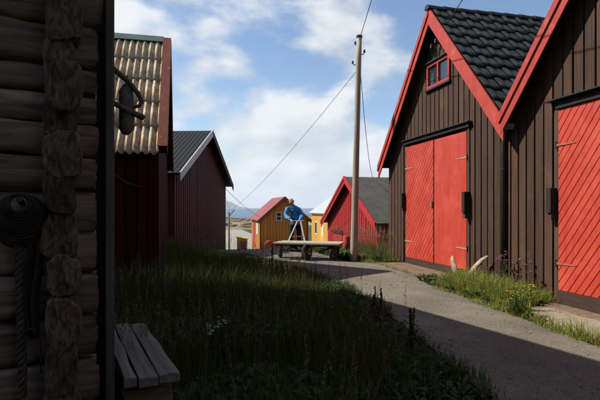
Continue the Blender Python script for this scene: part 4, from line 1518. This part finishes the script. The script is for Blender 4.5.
# ------------------------------------------------------------------ grass and plants
def blades(name, pos, hgt, wid, colr, lean=.45, mat_=None, seed=1):
    """pos (n,3); three-level tapering blades in one mesh"""
    g = np.random.default_rng(seed)
    n = len(pos)
    a = g.uniform(0, 2 * np.pi, n)
    side = np.stack([np.cos(a), np.sin(a), np.zeros(n)], 1)
    b = a + np.pi / 2 + g.uniform(-.6, .6, n)
    dirn = np.stack([np.cos(b), np.sin(b), np.zeros(n)], 1)
    ln = (g.uniform(.05, 1, n) ** 1.4 * lean)[:, None]
    h = hgt[:, None]; w = wid[:, None]
    up = np.array([[0, 0, 1.0]])
    p0 = pos
    p1 = pos + up * h * .55 + dirn * h * ln * .35
    p2 = pos + up * h * (1 - .25 * ln) + dirn * h * ln * 1.1
    V = np.stack([p0 - side * w * .5, p0 + side * w * .5, p1 - side * w * .42, p1 + side * w * .42, p2], 1).reshape(-1, 3)
    base = (np.arange(n) * 5)[:, None]
    quads = base + np.array([[0, 1, 3, 2]]); tris = base + np.array([[2, 3, 4]])
    me = bpy.data.meshes.new(name)
    me.vertices.add(n * 5); me.vertices.foreach_set('co', V.ravel())
    me.loops.add(n * 7)
    li = np.concatenate([quads, tris], 1).ravel()
    me.loops.foreach_set('vertex_index', li.astype(np.int32))
    me.polygons.add(n * 2)
    st = (np.arange(n) * 7)[:, None] + np.array([[0, 4]])
    me.polygons.foreach_set('loop_start', st.ravel().astype(np.int32))
    me.polygons.foreach_set('loop_total', np.tile([4, 3], n).astype(np.int32))
    me.update(calc_edges=True)
    ca = me.color_attributes.new('tint', 'FLOAT_COLOR', 'POINT')
    cc = np.ones((n, 5, 4)); cc[:, :, :3] = colr[:, None, :]
    cc[:, 4, :3] *= 1.15
    ca.data.foreach_set('color', cc.ravel().astype(np.float32))
    me.materials.append(mat_ or M['blade'])
    return stuff(link(name, me))


def in_rot(x, y, ox, oy, rz, x0, x1, y0, y1):
    c, s = math.cos(rz), math.sin(rz)
    u = (x - ox) * c + (y - oy) * s; v_ = -(x - ox) * s + (y - oy) * c
    return x0 < u < x1 and y0 < v_ < y1


def blocked(x, y):
    if in_rot(x, y, HX, HY, HR, -6, .10, -.05, HOUSE_D + .1):
        return True
    if in_rot(x, y, -.55, 12.22, R(90), -2.42, 2.42, -.05, 7):
        return True
    if in_rot(x, y, .70, 19.0, R(73.7), -3.95, 3.95, -.05, 8):
        return True
    return False


pal = np.array([(.050, .085, .016), (.070, .110, .020), (.095, .125, .028), (.040, .070, .016), (.12, .125, .035), (.20, .165, .075)])


def scatter(n, xr, yr, hf, seed, wr=(.004, .011), pw=(.28, .27, .18, .12, .09, .06), test=None):
    g = np.random.default_rng(seed)
    P_, H_ = [], []
    xs = g.uniform(*xr, n); yy = g.uniform(*yr, n)
    for x, y in zip(xs, yy):
        h = hf(x, y)
        if h is None or blocked(x, y):
            continue
        P_.append((x, y, gz(x, y) - .01)); H_.append(h)
    P_ = np.array(P_); H_ = np.array(H_) * g.uniform(.45, 1.15, len(H_))
    W_g = g.uniform(*wr, len(H_))
    C_ = pal[g.choice(len(pal), len(H_), p=pw)] * g.uniform(.7, 1.25, (len(H_), 1))
    return P_, H_, W_g, C_


def meadow_h(x, y):
    l = interp(y, ROAD_L)
    if x > l + .12 or x < -.24 * y - .4:
        return None
    e = l - x
    h = .13 + .20 * sstep(.1, 1.2, e) + .16 * mnoise.noise((x * .9, y * .9, 1)) + .12 * mnoise.noise((x * 2.7, y * 2.7, 4))
    h += .30 * sstep(1.2, 3.2, e) * sstep(6, 10, y)
    h += .32 * sstep(10.5, 12.5, y) * sstep(2.0, 2.9, e)
    if y > 12.5:
        h *= .85 - .3 * sstep(14, 17.5, y) * (1 - sstep(1.0, 3.0, e))
    return max(.06, h)


pos, hg, wd, cl = scatter(150000, (-4.2, 3.2), (2.4, 18.5), meadow_h, 3)
o = blades('meadow_grass', pos, hg, wd, cl * .95, seed=4)
tag(o, 'rank dark meadow grass and weeds filling the shaded left of the lane', 'grass')


def strip_h(x, y):
    r = interp(y, ROAD_R)
    if x < r - .13 or x > FX - .05:
        return None
    if 9.25 < y < 12.1 and x > 4.98:
        return None
    if y < 6.55 and x > 4.82 + .1 * mnoise.noise((y * 4, 0, 0)):
        return None
    e = x - r
    m_ = mnoise.noise((x * 2.2, y * 2.2, 8))
    if m_ < -.45 or (y < 5.9 and e > .28):
        return None
    return max(.04, .07 + .36 * sstep(0, .5, e) * (1 - .45 * sstep(.75, 1.2, e)) * sstep(9.4, 8.2, y) + .16 * m_ + .07 * mnoise.noise((x * 7, y * 7, 2)))


pos, hg, wd, cl = scatter(48000, (3.9, 5.85), (2.5, 12.6), strip_h, 6, pw=(.14, .22, .26, .06, .16, .16), wr=(.003, .011))
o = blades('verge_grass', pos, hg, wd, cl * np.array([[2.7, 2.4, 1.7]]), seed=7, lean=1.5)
tag(o, 'sunlit green verge grass along the foot of the brown wall', 'grass')


def far_strip_h(x, y):
    r = interp(y, ROAD_R)
    if x < r - .05 or x > 6.5 or (x > FX - .1 and y < 13.25):
        return None
    e = x - r
    return .12 + .16 * sstep(0, .5, e) + .10 * mnoise.noise((x * 2, y * 2, 8)) + .18 * sstep(.7, 1.6, e) * sstep(18, 14, y)


pos, hg, wd, cl = scatter(16000, (4.0, 6.5), (12.5, 22), far_strip_h, 9, pw=(.20, .24, .22, .04, .14, .16), wr=(.006, .014))
o = blades('verge_grass', pos, hg, wd, cl * 1.3, seed=8)
tag(o, 'bright weeds and grass around the pole foot before the red shed', 'grass')


# loose stones and grit gathered along the road edges
lm = MB(); g_ = random.Random(77)
for k in range(2600):
    y = g_.uniform(2.8, 17); l, r = interp(y, ROAD_L), interp(y, ROAD_R)
    u = g_.random() ** 2.6 * .5
    x = l + (r - l) * (u if g_.random() < .5 else 1 - u)
    q = g_.uniform(.004, .013) * (2.0 if g_.random() < .06 else 1)
    z = gz(3, y) + .022 + .03 * min(1, 5 * u) + q * .3
    n = len(lm.v)
    an = g_.uniform(0, 6)
    lm.v += [(x + math.cos(an + i * 1.571) * q * g_.uniform(.7, 1.4), y + math.sin(an + i * 1.571) * q * g_.uniform(.7, 1.3), z) for i in range(4)]
    lm.v += [(x, y, z + q * .8), (x, y, z - q * .6)]
    for i in range(4):
        j = (i + 1) % 4
        lm.f += [(n + i, n + j, n + 4), (n + j, n + i, n + 5)]
tag(stuff(lm.build('road_grit', M['concrete'])), 'loose grit and small stones along the lane edges', 'gravel')


# seed-headed tall grass and broad weeds in the meadow: uncountable filler
def leafy(name, label, spots, seed, seeds=((.17, .12, .06), (.21, .15, .075), (.15, .075, .045))):
    """broad weed leaves as one mass"""
    g = random.Random(seed)
    V, Fc, Cc = [], [], []
    for (x, y, h, kind) in spots:
        z = gz(x, y)
        base = Vector((x, y, z))
        if kind == 'leaf':
            tint = [c * g.uniform(.75, 1.3) for c in g.choice([(.045, .085, .018), (.06, .10, .025), (.035, .065, .02)])]
            for k in range(g.randint(5, 9)):
                a = g.uniform(0, 6.28); L_ = h * g.uniform(.5, 1.0); w = L_ * g.uniform(.10, .2)
                d = Vector((math.cos(a), math.sin(a), 0)); s = Vector((-d.y, d.x, 0))
                up = g.uniform(.5, 1.3)
                c0 = base + Vector((0, 0, .01))
                p1 = base + d * L_ * .35 + Vector((0, 0, L_ * .55 * up)); p2 = base + d * L_ * .75 + Vector((0, 0, L_ * .7 * up)); p3 = base + d * L_ * 1.05 + Vector((0, 0, L_ * .55 * up))
                n = len(V)
                V += [c0, p1 - s * w, p1 + Vector((0, 0, -w * .3)), p1 + s * w, p2 - s * w * .75, p2 + Vector((0, 0, -w * .25)), p2 + s * w * .75, p3]
                Fc += [(n, n + 2, n + 1), (n, n + 3, n + 2), (n + 1, n + 2, n + 5, n + 4), (n + 2, n + 3, n + 6, n + 5), (n + 4, n + 5, n + 7), (n + 5, n + 6, n + 7)]
                Cc += [tint] * 8
        else:
            tint = [c * g.uniform(.7, 1.2) for c in g.choice(seeds)]
            ld = Vector((g.uniform(-.2, .2), g.uniform(-.2, .2), 0))
            tip = base + ld * h + Vector((0, 0, h))
            s = Vector((.0022, 0, 0)) if g.random() > .5 else Vector((0, .0022, 0))
            n = len(V)
            V += [base - s, base + s, tip]; Fc += [(n, n + 1, n + 2)]; Cc += [tint] * 3
            for q in range(20):
                t_ = .72 + .28 * q / 20
                c0 = base + (tip - base) * t_
                a = g.uniform(0, 6.28); r = h * .026 * (1.25 - (t_ - .72) * 3.2)
                d = Vector((math.cos(a), math.sin(a), .9)) * r; w = Vector((-math.sin(a), math.cos(a), 0)) * r * .28
                n = len(V)
                V += [c0, c0 + d * .6 - w, c0 + d, c0 + d * .6 + w]; Fc += [(n, n + 1, n + 2, n + 3)]; Cc += [tint] * 4
    me = bpy.data.meshes.new(name)
    me.from_pydata([tuple(q) for q in V], [], Fc)
    ca = me.color_attributes.new('tint', 'FLOAT_COLOR', 'POINT')
    ca.data.foreach_set('color', np.array([(*c, 1) for c in Cc], np.float32).ravel())
    me.materials.append(M['leaf'])
    return tag(stuff(link(name, me)), label, 'weeds')


g = random.Random(21)
sp = []
while len(sp) < 4200:
    y = g.uniform(2.6, 17); x = g.uniform(-.22 * y - .3, interp(y, ROAD_L))
    h = meadow_h(x, y)
    if h is None or blocked(x, y):
        continue
    if mnoise.noise((x * .8, y * .8, 30)) > -.05:
        sp.append((x, y, g.uniform(.06, .17) * (1 + .5 * sstep(.3, 1.5, interp(y, ROAD_L) - x)), 'leaf'))
    elif h > .22 and g.random() < .75:
        sp.append((x, y, g.uniform(.45, .85), 'seed'))
leafy('meadow_weeds', 'broad-leaved weeds and seeding grass stalks in the shaded meadow', sp, 22)
sp = []
while len(sp) < 520:
    y = g.uniform(12.8, 16.5); x = g.uniform(5.0, 6.45)
    if x > FX - .1 and y < 13.3:
        continue
    sp.append((x, y, g.uniform(.5, 1.05), 'seed'))
for k in range(160):
    y = g.uniform(12.7, 16); x = interp(y, ROAD_R) + g.uniform(.05, 1.1)
    if not (x > FX - .1 and y < 13.3):
        sp.append((x, y, g.uniform(.15, .32), 'leaf'))
leafy('pole_foot_weeds', 'reddish seeding stalks and weeds between the pole and the brown boathouse', sp, 23, seeds=((.30, .10, .06), (.34, .15, .08), (.26, .16, .08)))
sp = []
while len(sp) < 260:
    y = g.uniform(5.0, 9.4); x = g.uniform(4.6, 5.7)
    if strip_h(x, y):
        sp.append((x, y, g.uniform(.10, .2), 'leaf'))
leafy('verge_weeds', 'small leafy weeds in the verge along the brown wall', sp, 24)


def plant(name, label, cat, x, y, h, n_st, spread, leaf_c, bloom, seed, group=None, leaf=.07, bloom_r=.012, blooms=5, leaves=9, spike=False):
    g = random.Random(seed)
    t = thing(name, label, cat, (x, y, gz(x, y)), g.uniform(0, 6), group)
    st = MB(); lv = MB(); bl = MB(); lc = []; bc = []
    for k in range(n_st):
        a = g.uniform(0, 6.28); r = spread * g.random()
        hh = h * g.uniform(.7, 1.08)
        b = Vector((math.cos(a) * r * .35, math.sin(a) * r * .35, 0)); tip = Vector((math.cos(a) * r, math.sin(a) * r, hh))
        md = b.lerp(tip, .5) + Vector((g.uniform(-.02, .02), g.uniform(-.02, .02), 0))
        st.tube([b, md, tip], [.006, .0045, .003], 5)
        for q in range(leaves):
            t_ = g.uniform(.05, .85); c0 = b.lerp(tip, t_)
            a2 = g.uniform(0, 6.28); L_ = leaf * g.uniform(.6, 1.25) * (1.2 - .7 * t_); w = L_ * g.uniform(.13, .22)
            d = Vector((math.cos(a2), math.sin(a2), g.uniform(.2, .9))).normalized(); s = Vector((-math.sin(a2), math.cos(a2), 0))
            n = len(lv.v)
            lv.v += [tuple(c0), tuple(c0 + d * L_ * .5 - s * w), tuple(c0 + d * L_ - Vector((0, 0, L_ * .15))), tuple(c0 + d * L_ * .5 + s * w)]
            lv.f += [(n, n + 1, n + 2), (n, n + 2, n + 3)]
            cc = [c * g.uniform(.75, 1.3) for c in leaf_c]; lc += [cc] * 4
        for q in range(blooms):
            if not bloom:
                break
            c0 = tip + Vector((g.uniform(-1, 1), g.uniform(-1, 1), g.uniform(-.9, .6))) * .045
            if spike:
                t_ = .45 + .55 * q / blooms
                c0 = b.lerp(tip, t_) + Vector((g.uniform(-1, 1), g.uniform(-1, 1), 0)) * .018 * (1.35 - t_)
            rr2 = bloom_r * g.uniform(.7, 1.25); n = len(bl.v)
            bl.v.append(tuple(c0 + Vector((0, 0, rr2 * .6))))
            for i in range(7):
                an = 2 * math.pi * i / 7
                bl.v.append((c0.x + math.cos(an) * rr2, c0.y + math.sin(an) * rr2, c0.z + g.uniform(-.2, .3) * rr2))
            bl.v.append(tuple(c0 - Vector((0, 0, rr2 * .7))))
            for i in range(7):
                j = (i + 1) % 7
                bl.f += [(n, n + 1 + i, n + 1 + j), (n + 8, n + 1 + j, n + 1 + i)]
            bc += [[c * g.uniform(.8, 1.15) for c in bloom]] * 9
    for nm, mb, cs in (('stems', st, [leaf_c] * len(st.v)), ('leaves', lv, lc), ('blossoms', bl, bc)):
        if not mb.f:
            continue
        o = mb.build(nm, M['leaf'], t)
        ca = o.data.color_attributes.new('tint', 'FLOAT_COLOR', 'POINT')
        ca.data.foreach_set('color', np.array([(*c, 1) for c in cs], np.float32).ravel())
    return t


YEL = (.78, .52, .03); PNK = (.42, .12, .20); WHT = (.75, .74, .68)
GRN = (.075, .12, .03)
plant('ragwort_plant', 'tall yellow-flowered weed at the corner of the concrete doorstep', 'plant', 4.92, 6.28, .44, 10, .16, GRN, YEL, 1, leaf=.1, bloom_r=.012, blooms=3)
plant('ragwort_plant', 'bushy yellow-flowered weed at the road edge before the doorstep', 'plant', 4.58, 6.02, .36, 16, .24, GRN, YEL, 2, leaf=.1, bloom_r=.011, blooms=2)
plant('ragwort_plant', 'low yellow-flowered weed by the standing driftwood', 'plant', 5.32, 8.72, .25, 8, .12, GRN, (.7, .55, .1), 3, leaf=.08, bloom_r=.013, blooms=3)
plant('thistle_plant', 'spindly pink thistle against the downpipe foot', 'plant', 5.58, 7.62, .66, 9, .22, (.10, .10, .05), PNK, 4, leaf=.11, bloom_r=.019, blooms=2)
plant('thistle_plant', 'pink-headed thistle on the brown wall right of the downpipe', 'plant', 5.60, 7.05, .60, 6, .2, (.10, .10, .05), PNK, 5, leaf=.11, bloom_r=.026, blooms=1)
plant('thistle_plant', 'short pink thistle left of the downpipe', 'plant', 5.55, 8.15, .46, 6, .18, (.10, .10, .05), PNK, 6, leaf=.1, bloom_r=.017, blooms=2)
for k, (px, y, zc, h, lb) in enumerate(((375, 300, 6.4, .49, 'dark dock stalk at the road edge, left one of the near pair'), (381, 300, 6.25, .43, 'dark dock stalk at the road edge, right one of the near pair'),
                                        (411, 300, 4.9, .46, 'dark dock stalk standing alone at the road edge, nearest the camera'),
                                        (272, 300, 11.2, .78, 'tall dock spire in the meadow before the ochre shed'))):
    x_, y_ = S((px - 300) * zc / 484, zc)
    plant('dock_stalk', lb, 'plant', x_, y_, h, 3, .05, (.045, .065, .02), (.085, .075, .03), 30 + k, 'dock stalks at the road edge', leaf=.12, bloom_r=.011, blooms=44, leaves=16, spike=True)
for k, (px, zc, lb) in enumerate(((209, 4.9, 'white yarrow flowers low in the meadow, left of the pair'), (222, 4.95, 'white yarrow flowers low in the meadow, right of the pair'),
                                  (296, 11.6, 'pale yarrow clump at the meadow edge near the cart'))):
    x_, y_ = S((px - 300) * zc / 484, zc)
    plant('yarrow_plant', lb, 'plant', x_, y_, .34, 4, .12, (.06, .09, .03), WHT, 50 + k, 'yarrow in the meadow', leaf=.07, bloom_r=.014, blooms=4)

# ------------------------------------------------------------------ haze
hz = MB().box(-33000, 33000, -200, 32000, SEA_Z - 8, 520)
m = bpy.data.materials.new('haze_air'); m.use_nodes = True
t = m.node_tree; t.nodes.clear()
out = N(t, 'ShaderNodeOutputMaterial'); pv_ = N(t, 'ShaderNodeVolumePrincipled')
pv_.inputs['Color'].default_value = (.80, .88, 1.0, 1); pv_.inputs['Density'].default_value = 6e-5; pv_.inputs['Anisotropy'].default_value = .2
t.links.new(pv_.outputs[0], out.inputs['Volume'])
stuff(tag(hz.build('haze', m), 'thin blue sea haze over the far water and mountain', 'haze'))
